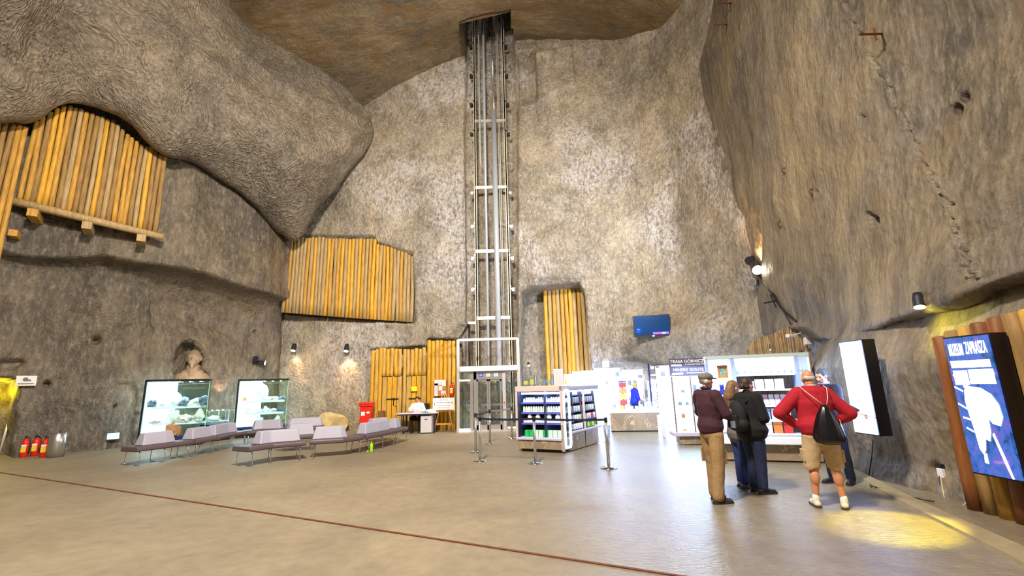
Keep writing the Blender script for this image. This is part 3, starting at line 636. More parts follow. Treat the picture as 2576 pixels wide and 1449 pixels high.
# ================================================================ benches
M_seat = mat('seat_brown_vinyl', '5b4c50', .45); M_back = mat('bolster_lilac_grey', 'a6a3b2', .55)
def strip(bm, pts, prof, rcap=.0):
    """sweep a closed cross profile [(offset, z)] along a plan polyline"""
    pts = [Vector((p[0], p[1])) for p in pts]; n = len(pts); rings = []
    for i, p in enumerate(pts):
        a = (pts[i]-pts[i-1]).normalized() if i else (pts[1]-pts[0]).normalized(); b = (pts[i+1]-pts[i]).normalized() if i < n-1 else a
        t = (a+b).normalized(); k = 1/max(.5, t.dot(a)); nn = Vector((-t.y, t.x))*k
        rings.append([bm.verts.new((p.x+nn.x*o, p.y+nn.y*o, z)) for o, z in prof])
    m_ = len(prof)
    for i in range(n-1):
        for k in range(m_): bm.faces.new((rings[i][k], rings[i][(k+1) % m_], rings[i+1][(k+1) % m_], rings[i+1][k]))
    bm.faces.new(rings[0]); bm.faces.new(rings[-1][::-1])
    bmesh.ops.recalc_face_normals(bm, faces=bm.faces[:])
def sub(pts, a, b):
    pts = [Vector(p[:2]) for p in pts]; S = [0]
    for i in range(1, len(pts)): S.append(S[-1]+(pts[i]-pts[i-1]).length)
    def at(s):
        for i in range(1, len(pts)):
            if s <= S[i]+1e-9: return pts[i-1].lerp(pts[i], (s-S[i-1])/(S[i]-S[i-1]))
        return pts[-1]
    r = [at(a*S[-1])] + [pts[i] for i in range(len(pts)) if a*S[-1]+.02 < S[i] < b*S[-1]-.02] + [at(b*S[-1])]
    return r
def bench(pts, backs, label, W=.64):
    c = Vector(pts[0][:2]); loc = [(p[0]-c.x, p[1]-c.y) for p in pts]
    t = thing('bench', label, 'bench', (c.x, c.y, 0), 0, 'curving upholstered benches in the hall'); h = W/2
    bm = bmesh.new(); strip(bm, sub(loc, .0, 1), [(-h, .36), (-h+.03, .34), (h-.03, .34), (h, .36), (h, .43), (h-.03, .46), (-h+.03, .46), (-h, .43)])
    o = obj('seat', bm, M_seat, t); bv = o.modifiers.new('b', 'BEVEL'); bv.width = .02; bv.segments = 2; bv.limit_method = 'ANGLE'
    for a, b in backs:
        bm = bmesh.new(); strip(bm, sub(loc, a, b), [(-.17, .46), (.17, .46), (.10, .76), (-.10, .76)])
        # slope the end faces inwards at the top
        o = obj('backrest', bm, M_back, t); q = sub(loc, a, b); e0 = (q[1]-q[0]).normalized(); e1 = (q[-2]-q[-1]).normalized(); nv = len(o.data.vertices)
        for k in (2, 3):
            o.data.vertices[k].co += Vector((e0.x, e0.y, 0))*.07; o.data.vertices[nv-4+k].co += Vector((e1.x, e1.y, 0))*.07
        bv = o.modifiers.new('b', 'BEVEL'); bv.width = .028; bv.segments = 3; bv.limit_method = 'ANGLE'
    L = sum((Vector(loc[i+1])-Vector(loc[i])).length for i in range(len(loc)-1)); nl = 2 if L < 1.3 else 3
    for k in range(nl):
        s = .08+.84*k/(nl-1); q = sub(loc, s, min(1, s+.03)); d = (q[-1]-q[0]).normalized(); nn = Vector((-d.y, d.x)); p = q[0]
        for sg in (-1, 1):
            a = p+nn*sg*(h-.12); b = p+nn*sg*(h-.05)
            tb('leg', [(a.x, a.y, .35), (b.x, b.y, .28), (b.x+nn.x*sg*.015, b.y+nn.y*sg*.015, .05), (b.x-nn.x*sg*.03, b.y-nn.y*sg*.03, .008), (p.x+nn.x*sg*.1, p.y+nn.y*sg*.1, .008)], .011, M_chrome, t, 6)
    return t
bench([(-9.62, 11.78), (-9.36, 12.5), (-9.22, 13.15)], [(.14, .72)], 'bench module with one grey bolster at the near end of the left row')
bench([(-9.2, 13.2), (-9.15, 14.0)], [(.02, .95)], 'short bench module with a grey bolster, second in the left row')
bench([(-9.15, 14.05), (-9.3, 15.0), (-9.22, 15.8)], [(.05, .80)], 'long bench module with a long grey bolster in front of the low glass case')
bench([(-9.15, 15.85), (-8.75, 16.2), (-8.05, 16.3)], [(.2, .98)], 'bench module with angled bolster before the right mineral showcase')
bench([(-6.5, 11.2), (-6.2, 11.85), (-5.5, 12.3)], [(.24, .93)], 'angled bench module with grey bolster at the near end of the middle row')
bench([(-5.42, 12.5), (-4.75, 12.72), (-4.45, 13.2)], [(.04, .66)], 'bench module second in the middle row, bolster bent at one end')
bench([(-4.43, 13.25), (-4.18, 14.0), (-4.0, 14.75)], [(.08, .92)], 'bench module with a long straight bolster behind the green bottle')
bench([(-4.0, 14.8), (-3.85, 15.6)], [(.25, .75)], 'last bench module of the middle row, nearest the guard desk')
p, q = fl(705, 1056, .74), fl(797, 1051, .74); bench([(p[0]+.1, p[1]+.25), ((p[0]+q[0])/2, (p[1]+q[1])/2+.2), (q[0]+.2, q[1]+.2)], [(.05, .95)], 'rear bench module with a wide bolster left of the yellow boulder')
p, q = fl(716, 1069, .74), fl(790, 1066, .74); bench([(p[0]-.1, p[1]+.3), (p[0]+.25, p[1]), (q[0], q[1]+.1)], [(.3, .98)], 'bench module with rounded bolster between the middle and rear rows')
p, q = fl(940, 1060, .74), fl(975, 1054, .74); bench([(p[0]-.5, p[1]+.9), (q[0]-.1, q[1]+.9)], [(.1, .8)], 'bench module mostly hidden behind the last middle row bolster')
# green bottle and a scrap beside it
p = fl(934, 1137); bt = thing('bottle', 'bright green plastic bottle standing on the floor by the benches', 'bottle', p)
lt('body', [(.001, 0), (.045, 0), (.048, .03), (.04, .09), (.047, .13), (.045, .18), (.02, .23), (.018, .25), (.001, .25)], mat('lime_plastic', '9be00a', .3), bt, seg=14); lt('cap', [(.001, .25), (.022, .25), (.022, .28), (.001, .28)], mat('lime_cap', '7cc808', .4), bt, seg=12)
p = fl(925, 1137); bm = bmesh.new(); box(bm, (p[0], p[1], .025), (.05, .03, .05), .4, .006); box(bm, (p[0]+.07, p[1]+.02, .018), (.05, .03, .035), .9, .006)
tag(obj('litter', bm, mat('litter_orange', 'd99a4a', .7)), 'tiny orange scrap of litter beside the green bottle', 'litter')
# ================================================================ left wall furniture
for i, (px, py, lab) in enumerate(((58, 1150, 'red fire extinguisher on the floor, nearest the yellow opening'), (85, 1147, 'red fire extinguisher on the floor, middle of the three'), (108, 1150, 'red fire extinguisher touching the silver bin'))):
    p = fl(px, py); extinguisher((p[0], p[1], 0), lab, 'fire extinguishers on the floor', rz=.5, s=1.02)
p = fl(138, 1150); b = thing('waste_bin', 'plain silver cylinder bin beside the red extinguishers', 'bin', (p[0], p[1], 0))
lt('body', [(.001, 0), (.2, 0), (.2, .66), (.17, .68), (.001, .66)], M_steel, b, seg=28); lt('rim', [(.19, .66), (.205, .66), (.205, .69), (.19, .69)], M_chrome, b, seg=28)
q, n = out(66, 958, .12); Mx = Matrix.Translation(q) @ rot_to(Vector((.75, -.66, .1)))
sg = thing('wall_sign', 'white sign with grey picture and text line beside the yellow opening', 'sign', q); bm = bmesh.new(); box(bm, (0, 0, 0), (.44, .3, .03), bev=.005)
R3 = rot_to(Vector((.75, -.66, .1))); o = obj('panel', bm, M_offw, sg); o.data.transform(R3)
bm = bmesh.new(); lathe(bm, [(.001, .016), (.06, .016), (.06, .02), (.001, .02)], (-.02, .04, 0), 14); box(bm, (.05, .01, .018), (.1, .05, .006)); box(bm, (0, -.09, .018), (.34, .025, .006)); o = obj('print', bm, mat('print_grey', '5a5c66', .6), sg); o.data.transform(R3)
q, n = out(284, 1098, .1); wf = thing('wall_floodlight', 'pale rectangular wall lamp low on the left rock wall', 'floodlight', q); R3 = rot_to(Vector((.75, -.6, .15)))
bm = bmesh.new(); box(bm, (0, 0, 0), (.36, .26, .06), bev=.01); o = obj('housing', bm, M_dark, wf); o.data.transform(R3); bm = bmesh.new(); box(bm, (0, .01, .033), (.32, .2, .01)); o = obj('glass', bm, mat('lamp_pane', 'cfe0dc', .3), wf); o.data.transform(R3)
p = fl(866, 1082); wf = thing('floodlight', 'pale square floodlight on a thin stand right of the yellow boulder', 'floodlight', (p[0], p[1], 0)); lt('base', [(.001, 0), (.14, 0), (.14, .015), (.001, .015)], M_offw, wf); tb('stand', [(0, 0, 0), (0, 0, .62)], .02, M_offw, wf, 8)
bx('housing', (-.05, -.02, .76), (.32, .12, .28), mat('brown_housing', '6b5d50', .5), wf, rot=Matrix.Rotation(-.15, 4, 'X')); bx('glass', (-.05, -.085, .77), (.26, .01, .2), mat('lamp_pane_warm', 'e9e4cf', .3), wf, rot=Matrix.Rotation(-.15, 4, 'X'))
# boulder
def rock(bm, c, s, seed, sub_=3, rough=.25):
    r = bmesh.ops.create_icosphere(bm, subdivisions=sub_, radius=1.0)
    for v in r['verts']:
        q = v.co.copy(); n_ = mnoise.noise(q*1.3+Vector((seed*7.1, seed*3.3, 0)))*rough*1.6 + mnoise.noise(q*3.1+Vector((seed, 0, seed*2)))*rough*.6
        q = q*(1+n_); q.z = max(q.z, -.55); v.co = Vector((c[0]+q.x*s[0], c[1]+q.y*s[1], c[2]+(q.z+.55)*s[2]))
p = fl(826, 1087); bm = bmesh.new(); rock(bm, (0, 0, 0), (.7, .42, .52), 4, 3, .2); o = obj('boulder', bm, mat('salt_boulder', 'c9b078', .7, 0, .25, 3, .5), None, False); o.location = p; tag(o, 'large pale yellow rock lying behind the benches', 'boulder')
# pole lamp beside the back wall
p = fl(741, 1079); pl = thing('pole_lamp', 'thin pale pole with small black lamp head right of the showcases', 'lamp', (p[0], p[1], 0)); zt = zline(p[0], p[1], [(700, 932), (800, 932)])
tb('pole', [(0, 0, 0), (0, 0, zt)], .035, mat('pole_pale', 'b5ab8c', .6), pl, 8); bx('lamp_head', (.05, -.1, zt+.04), (.36, .16, .1), M_black, pl, .1, .02)
# yellow opening on the left: rod leaning inside
q, n = out(10, 1080, .15); a, _ = out(6, 1142, .15)
tag(tb('rod', [(q.x, q.y, 0.0), (q.x+.12, q.y, q.z*1.55)], .03, M_offw, None, 8), 'thin white rod leaning in the yellow lit opening', 'rod')
# ---- spot lamps
def spotlamp(px, py, off, label, aim, beam=None, glow=M_bulb, s=1.0, face=True, energy=0, col=(1, .75, .5), spot=80, body=M_dark, group=None, lens=(0, 0)):
    q, n = out(px, py, off); t = thing('spotlight', label, 'spotlight', q, 0, group); aim = Vector(aim).normalized(); R3 = rot_to(aim, Vector((0, 0, 1)) if abs(aim.z) < .95 else Vector((0, 1, 0))); t.scale = (s, s, s)
    bm = bmesh.new(); lathe(bm, [(.001, -.2), (.06, -.2), (.075, -.12), (.08, .03), (.085, .05), (.001, .03)], seg=18); o = obj('housing', bm, body, t, True); o.data.transform(R3)
    bm = bmesh.new(); lathe(bm, [(.001, .04), (.075, .04), (.075, .052), (.001, .052)], seg=18); o = obj('lens', bm, glow, t); o.data.transform(R3)
    bm = bmesh.new(); bk = -Vector(ray(px, py)).normalized()*-off; tube(bm, [(0, 0, 0), (bk.x*.3, bk.y*.3, bk.z*.3-.02), (bk.x, bk.y, bk.z)], .018, 6); o = obj('arm', bm, M_dark, t)
    if energy:
        lamp_jobs.append((tuple(q+aim*(.09*s)), tuple(q+Vector(beam or aim)*2), energy, col, spot))
    return t
lamp_jobs = []
spotlamp(738, 879, .35, 'round glowing spotlight on the back rock left of the yellow doors, outer one', (.02, -.35, -.93), beam=(.02, .28, -.96), energy=60, s=1.3, col=(1, .62, .35))
spotlamp(871, 880, .4, 'round glowing spotlight lighting an orange patch just left of the yellow doors', (.02, -.35, -.93), beam=(.02, .30, -.95), energy=120, s=1.3, col=(1, .55, .25))
spotlamp(946, 888, 1.3, 'dark spotlight tilted up at the top of the yellow log screen', (0, -.25, .95), glow=M_bulb, s=1.2, energy=50)
spotlamp(938, 924, 1.2, 'small glowing spotlight on the left edge of the yellow log screen', (.0, .12, -.99), glow=M_bulby, s=1.0, energy=40, col=(1, .9, .15))
spotlamp(643, 903, .3, 'black spotlight left of a pair beside the rock corner', (.5, -.6, .6), glow=M_dark, s=1.3)
spotlamp(663, 913, .3, 'lit spotlight right of a pair beside the rock corner', (.85, .25, -.1), glow=M_bulb, s=1.2, energy=110, col=(1, .62, .35))
spotlamp(1330, 918, .8, 'small bright spotlight right of the lift post', (.1, -.6, -.7), s=.7)
spotlamp(1888, 655, .5, 'dark barrel spotlight above the lit one on the right rock rib', (-.5, -.4, -.2), glow=M_dark, s=1.6)
spotlamp(1904, 676, .5, 'brightly lit spotlight on the right rock rib', (-.2, -.6, -.5), s=1.9, energy=0)
spotlamp(1896, 712, .5, 'grey unlit spotlight hanging below the bright one on the rib', (-.6, -.3, .1), glow=M_steel, s=1.6, body=M_pipe)
spotlamp(2312, 766, .12, 'yellow glowing round lamp under the lip of the right rock slab', (-.25, -.25, -.93), glow=M_bulby, s=.9, energy=0, body=M_dark)
q, n = out(1912, 655, .2); lamp_jobs.append((tuple(q), tuple(q+Vector((.25, .5, 2.0))), 420, (1, .55, .25), 100))
spotlamp(1938, 877, 1.0, 'small lamp with yellow glow in front of the arched pole screen', (.1, -.4, -.9), glow=M_bulb, s=.6, energy=8, col=(1, .95, .1))
# cables down the rib, camera and bracket
cab = [(1905, 690), (1925, 715), (1945, 745), (1965, 775), (1985, 795), (2003, 808)]
tag(tb('cable', [out(x, y, .06)[0] for x, y in cab], .025, M_black, None, 6), 'black cable running down the right rock rib from the spotlights', 'cable')
cab = [(1925, 712), (1950, 745), (1962, 765), (1975, 790), (1990, 816)]
tag(tb('cable', [out(x, y, .06)[0] for x, y in cab], .018, M_iron, None, 6), 'thinner dark cable left of the black one on the right rib', 'cable')
q, _ = out(1950, 760, .1); bm = bmesh.new(); tube(bm, [(-.3, 0, -.02), (.3, 0, .08)], .02, 6); tube(bm, [(0, 0, -.15), (-.1, 0, .2)], .02, 6); o = obj('iron_cross', bm, M_iron); o.location = q; tag(o, 'rusty iron cross bar over the cables on the right rib', 'bracket')
q = Vector(atY(1990, 845, 11.0)); sc_ = thing('security_camera', 'small pale security camera on an arm before the pole screen', 'camera', q); bx('body', (0, 0, 0), (.26, .1, .09), M_offw, sc_, .35, .02); tb('arm', [(.08, 0, .02), (.42, .12, .1)], .015, M_offw, sc_, 6)
bx('mount_box', (.5, .15, -.12), (.2, .1, .18), M_offw, sc_, 0, .01)
# iron rings and hooks on the slab
for px, py, lab in ((2045, 482, 'rusty iron ring high on the right rock slab'), (1963, 563, 'rusty iron ring low on the right rock slab, near the lit spotlight'), (1975, 428, 'small rusty ring near the rib, upper part of the slab')):
    q, n = out(px, py, .03); bm = bmesh.new(); pts = [(.07*math.cos(a), .02, .07*math.sin(a)) for a in [i*2*PI/12 for i in range(13)]]; tube(bm, pts, .014, 6); o = obj('iron_ring', bm, mat('rust', '6a3a1e', .8, .2)); o.location = q; tag(o, lab, 'iron ring')
for px, py, lab in ((1828, 62, 'iron hook on the upper rib of the right rock, lower of two'), (1838, 8, 'iron hook on the upper rib of the right rock, at the top edge'), (2218, 85, 'iron hook right of the long crack, high on the slab')):
    q, n = out(px, py, .0); d = -Vector(ray(px, py)).normalized(); bm = bmesh.new(); tube(bm, [q, q+d*.3+Vector((-.08, 0, 0)), q+d*.3+Vector((-.4, 0, 0))], .02, 6); tube(bm, [q+d*.28+Vector((-.12, 0, .12)), q+d*.28+Vector((-.12, 0, -.12))], .018, 6); tag(obj('iron_hook', bm, MATS['rust']), lab, 'iron hook')
# wall socket with cables
q, n = out(2368, 1190, .03); ws = thing('wall_socket', 'white socket in a small rock recess left of the leaning logs', 'socket', q); bx('box', (0, 0, 0), (.05, .09, .13), M_white, ws, 0, .008); bx('lid', (0, 0, .1), (.05, .09, .05), M_dark, ws)
tag(tb('cable', [q+Vector((-.04, 0, -.04)), q+Vector((-.08, 0, -.35)), q+Vector((-.1, -.05, -.5))], .008, M_black, None, 6), 'short black cable hanging from the white socket', 'cable')
tag(tb('cable', [q+Vector((-.04, -.02, -.05)), q+Vector((-.1, -.08, -.3)), q+Vector((-.2, -.25, -.4)), q+Vector((-.25, -.45, -.36)), q+Vector((-.22, -.6, -.2))], .008, mat('cable_cream', 'c9b98a', .5), None, 6), 'thin cream cable looping from the socket towards the logs', 'cable')
pts = [out(x, y, .08)[0] for x, y in ((2196, 1108), (2193, 1150), (2186, 1195), (2184, 1210))]; e = [Vector(fl(x, y, .03)) for x, y in ((2190, 1222), (2230, 1232), (2290, 1250), (2350, 1262))]
tag(tb('cable', pts+e, .009, M_black, None, 6), 'black cable from the white light box along the rock foot', 'cable')
# ================================================================ red box, desk, guard's things, easel
p = fl(922, 1090); YB = 18.3; x0, x1 = atY(904, 1040, YB)[0], atY(932, 1040, YB)[0]; zt = atY(915, 1013, YB)[2]
rb = thing('collection_box', 'tall bright red box with a hood and two white labels', 'box', ((x0+x1)/2, YB+.2, 0), .12); wd = x1-x0
bx('body', (0, 0, (zt-.15)/2), (wd, .42, zt-.15), M_red, rb, 0, .01); bx('hood', (0, 0, zt-.07), (wd+.1, .5, .16), M_red, rb, 0, .02)
for x in (-.16, -.03, .1): bx('slot', (x, -.252, zt-.06), (.08, .01, .025), mat('slot_dark', '7a120a', .6), rb)
bx('label', (-wd*.22, -.214, zt-.42), (wd*.33, .008, .15), M_paper, rb); bx('label', (wd*.22, -.214, zt-.38), (wd*.26, .008, .07), M_paper, rb)
tag(bx('timber_crate', (x1+.3, YB+.5, .42), (.22, .3, .84), mat('crate_brown', '7a5426', .7), None, 0, .01), 'narrow brown wooden box behind the red collection box', 'crate')
YK = 18.25; dx0, dx1 = atY(1002, 1040, YK)[0], atY(1102, 1040, YK)[0]; dcx = (dx0+dx1)/2; dw = dx1-dx0
dk = thing('desk', 'white topped office desk with black legs before the plank doors', 'desk', (dcx, YK, 0)); M_desk = mat('desk_top', 'e2d6d0', .4)
bx('desktop', (0, 0, .74), (dw, .7, .03), M_desk, dk, 0, .005); bx('apron', (0, -.3, .70), (dw-.06, .03, .05), mat('apron_blue', '2c2a55', .5), dk)
for x in (-dw/2+.27, dw/2-.1):
    for y in (-.28, .28): bx('leg', (x, y, .36), (.05, .05, .72), M_black, dk)
pe = bx('pedestal', (dw*.24, -.05, .33), (.42, .55, .6), mat('pedestal_grey', 'c8c2c4', .5), dk, 0, .005); bx('drawer_handle', (dw*.24, -.34, .52), (.12, .02, .015), M_dark, pe)
for y in (-.25, .15):
    for x in (-.16, .16): lt('castor', [(.001, 0), (.02, 0), (.02, .03), (.001, .03)], M_dark, pe, (dw*.24+x, y, .0), 8)
tag(bx('paper_sheet', (dcx-.05, YK-.1, .758), (.3, .2, .006), M_paper, None, .2), 'white sheet of paper on the desk before the guard', 'paper')
bm = bmesh.new(); rock(bm, (0, 0, 0), (.2, .12, .09), 9, 2, .12); o = obj('plastic_bag', bm, mat('bag_white', 'e8ecec', .35)); o.location = (dcx+.52, YK-.12, .755); tag(o, 'crumpled white plastic bag on the right of the desk', 'bag')
bm = bmesh.new(); box(bm, (0, 0, 0), (.2, .12, .03), .2, .005); o = obj('book', bm, mat('cover_teal', '2f8f8a', .5)); o.location = (dcx+.3, YK-.15, .772); tag(o, 'teal booklet on the desk beside the plastic bag', 'book')
# office chair
oc = thing('office_chair', 'black swivel chair under the seated guard', 'chair', (dcx+.0, YK+.5, 0)); bx('seat', (0, 0, .46), (.48, .46, .08), M_black, oc, 0, .03); bx('backrest', (.08, .26, .83), (.44, .06, .5), M_black, oc, 0, .03)
tb('column', [(0, 0, .1), (0, 0, .44)], .03, M_dark, oc, 8); tb('back_bar', [(.05, .2, .45), (.08, .27, .7)], .02, M_dark, oc, 6)
for k in range(5):
    a = k*2*PI/5; tb('foot', [(0, 0, .1), (.27*math.cos(a), .27*math.sin(a), .04)], .02, M_dark, oc, 6)
# easel
ex = (atY(1117, 1070, 18.35)[0], 18.35); ea = thing('easel', 'wooden easel holding the white board left of the lift', 'easel', (ex[0], ex[1], 0)); M_pine = mat('pine', 'c98a3c', .55, 0, .15, 8)
zt = 1.45
for s in (-1, 1): tb('leg', [(s*.37, -.12, 0), (s*.07, .06, zt)], .028, M_pine, ea, 6)
tb('leg', [(0, .55, 0), (0, .08, zt)], .025, M_pine, ea, 6); bx('rail', (0, -.08, .3), (.64, .03, .06), M_pine, ea); bx('ledge', (0, -.06, .82), (.5, .08, .04), M_pine, ea)
wb_ = thing('whiteboard', 'white information board with rows of dark print on the easel', 'board', (ex[0], ex[1]-.12, 1.06)); bx('panel', (0, 0, 0), (.84, .03, .46), M_white, wb_, 0, .006)
bm = bmesh.new()
for z, n_, w_ in ((.15, 5, .32), (.05, 9, .55), (-.06, 10, .5), (-.15, 9, .42)):
    for k in range(n_): box(bm, (-w_/2+w_*(k+.5)/n_, -.018, z), (w_/n_*.6, .004, .022 if z < .1 else .028))
box(bm, (-.35, -.018, .0), (.025, .004, .1)); box(bm, (.33, -.018, .03), (.025, .004, .1)); obj('print', bm, mat('print_brown', '6f6468', .6), wb_)
# ================================================================ bust in the niche
M_bust = mat('carved_salt_stone', '8f7a60', .7, 0, .12, 12, .3)
q0, n0 = hit(482, 956)
# ================================================================ organic modelling: capsules fused by a voxel remesh
def cap(bm, a, b, ra, rb, seg=12, sx=1.0, sy=1.0):
    a = Vector(a); b = Vector(b); d = b-a; L = d.length; t = d.normalized() if L > 1e-6 else Vector((0, 0, 1))
    up = Vector((0, 1, 0)) if abs(t.y) < .9 else Vector((1, 0, 0)); u = up.cross(t).normalized(); v = t.cross(u)
    rings = []
    st = [(-1, .05), (-.87, .5), (-.5, .87), (0, 1)]
    for k, r in st: rings.append((a+t*ra*k, ra*r))
    for k, r in [(-c, r) for c, r in st[::-1]]: rings.append((b+t*rb*k, rb*r))
    R = [[bm.verts.new(c+(u*math.cos(i*2*PI/seg)*sx+v*math.sin(i*2*PI/seg)*sy)*r) for i in range(seg)] for c, r in rings]
    for j in range(len(R)-1):
        for i in range(seg): bm.faces.new((R[j][i], R[j][(i+1) % seg], R[j+1][(i+1) % seg], R[j+1][i]))
    bm.faces.new(R[0][::-1]); bm.faces.new(R[-1])
def ell(bm, c, s, rot=None, sub_=3):
    r = bmesh.ops.create_icosphere(bm, subdivisions=sub_, radius=1.0); M = Matrix.Translation(Vector(c)) @ (rot if rot is not None else Matrix.Identity(4)) @ Matrix.Diagonal((s[0], s[1], s[2], 1))
    bmesh.ops.transform(bm, matrix=M, verts=r['verts'])
def fuse(name, bm, vox, m, parent=None, smooth=4, wr=0.0, wsc=9.0, wst=(1, 1, .5)):
    bmesh.ops.recalc_face_normals(bm, faces=bm.faces[:]); me = bpy.data.meshes.new('tmp'); bm.to_mesh(me); bm.free()
    o = bpy.data.objects.new('tmp', me); COL.objects.link(o); r = o.modifiers.new('r', 'REMESH'); r.mode = 'VOXEL'; r.voxel_size = vox; r.use_smooth_shade = True
    s = o.modifiers.new('s', 'SMOOTH'); s.factor = .5; s.iterations = smooth
    dg = bpy.context.evaluated_depsgraph_get(); m2 = bpy.data.meshes.new_from_object(o.evaluated_get(dg)); bpy.data.objects.remove(o); bpy.data.meshes.remove(me)
    if wr:
        n = len(m2.vertices); co = np.zeros(n*3, np.float32); no = np.zeros(n*3, np.float32); m2.vertices.foreach_get('co', co); m2.vertices.foreach_get('normal', no)
        co = co.reshape(-1, 3).astype(float); no = no.reshape(-1, 3); co += no*(wr*fbm(co*np.array(wst), wsc, 3, 5))[:, None]; m2.vertices.foreach_set('co', co.astype(np.float32).ravel()); m2.update()
    m2.materials.clear(); return obj(name, m2, m, parent, True)
# ---- bust
bp_ = hit(482, 950)[0]; dirc = -Vector(ray(482, 950)); dirc.z = 0; dirc.normalize()
bl = bp_ + dirc*.55; zb = zline(bl.x, bl.y, [(400, 980), (560, 978)]); bust = thing('bust', 'carved stone bust of a bearded man with high collar in the rock niche', 'statue', (bl.x, bl.y, zb+.24), .45)
k = 1.0; bm = bmesh.new()
cap(bm, (-.34, 0, .14), (.34, 0, .14), .26, .26, sy=.8); cap(bm, (-.2, 0, .32), (.2, 0, .32), .2, .2, sy=.9); ell(bm, (0, 0, .0), (.56, .27, .42)); cap(bm, (0, .02, .3), (0, 0, .62), .19, .17)
ell(bm, (0, -.02, .95), (.235, .27, .31)); ell(bm, (0, -.12, .84), (.17, .18, .2)); cap(bm, (0, -.2, .74), (0, -.19, .60), .105, .06); cap(bm, (0, -.27, .99), (0, -.31, .89), .022, .036)
cap(bm, (-.13, -.25, 1.03), (.13, -.25, 1.03), .035, .035); cap(bm, (-.09, -.27, .79), (.09, -.27, .79), .03, .03)
for s in (-1, 1): ell(bm, (s*.235, .0, .93), (.04, .07, .1)); ell(bm, (s*.09, -.24, .97), (.035, .03, .025))
bo = fuse('torso', bm, .018, M_bust, bust, 3, .008, 6)
bm = bmesh.new()
for s in (-1, 1):
    P_ = [(s*.24, .1, .42), (s*.2, -.12, .40), (s*.03, -.26, .28)]; Q_ = [(s*.22, .12, .70), (s*.19, -.1, .68), (s*.1, -.24, .62)]
    A = [bm.verts.new(p) for p in P_]; B = [bm.verts.new(p) for p in Q_]; A2 = [bm.verts.new((p[0]*.82, p[1]*.9+.01, p[2])) for p in P_]; B2 = [bm.verts.new((p[0]*.85, p[1]*.88+.01, p[2])) for p in Q_]
    for i in range(2):
        bm.faces.new((A[i], A[i+1], B[i+1], B[i])); bm.faces.new((A2[i], B2[i], B2[i+1], A2[i+1])); bm.faces.new((B[i], B[i+1], B2[i+1], B2[i])); bm.faces.new((A[i], A2[i], A2[i+1], A[i+1]))
    bm.faces.new((A[2], A2[2], B2[2], B[2])); bm.faces.new((A[0], B[0], B2[0], A2[0]))
obj('collar', bm, M_bust, bust)
lamp_jobs.append(((bl.x+.75, bl.y-.9, zb+.2), (bl.x, bl.y, zb+1.0), 45, (1, .74, .6), 70))
q, n = out(560, 975, .25)
lamp_jobs.append((tuple(q+Vector((0, 0, -.3))), tuple(q+Vector((-.1, .1, 2))), 45, (1, .6, .4), 110))
# carved dark plate under the bust with faint gold letters
q, n = out(480, 985, .06); R3 = rot_to((.72, -.69, 0)); pt = thing('name_plate', 'dark stone plate with faint gold lettering under the bust', 'plaque', q)
bm = bmesh.new(); box(bm, (0, 0, 0), (1.25, .75, .04)); o = obj('slab', bm, mat('plate_dark', '3c403c', .6), pt); o.data.transform(R3)
o = text('lettering', 'STANISŁAW', .13, mat('gold_letters', '9a7d45', .5), R3 @ Matrix.Translation((.1, .12, .024)), pt); 
# ================================================================ mineral showcases
M_case = mat('showcase_black', '0e0c16', .35); M_lite = mat('lit_panel', 'ffffff', .5, emit='c4ecff', es=5.0); M_shelf = mat('shelf_white', 'dfeaf2', .4, emit='b4d4f4', es=.35)
MINC = {'w': mat('mineral_white', 'f0f2f2', .45, 0, .1, 9, .3), 'b': mat('mineral_blue_grey', '6b7c96', .5, 0, .3, 9, .3), 'o': mat('mineral_orange', 'd98a62', .5, 0, .4, 9, .3), 'd': mat('mineral_dark', '53606e', .5, 0, .4, 12, .3), 'p': mat('mineral_pink', 'd8a9a0', .5, 0, .3, 10, .3)}
LBL = {'w': 'white', 'b': 'blue grey', 'o': 'orange', 'd': 'dark', 'p': 'pink'}
def mineral(P, s, c, seed, label, group):
    bm = bmesh.new(); rock(bm, (0, 0, 0), s, seed, 3, .36); o = obj('mineral_specimen', bm, MINC[c]); o.location = P; tag(o, label, 'mineral', group)
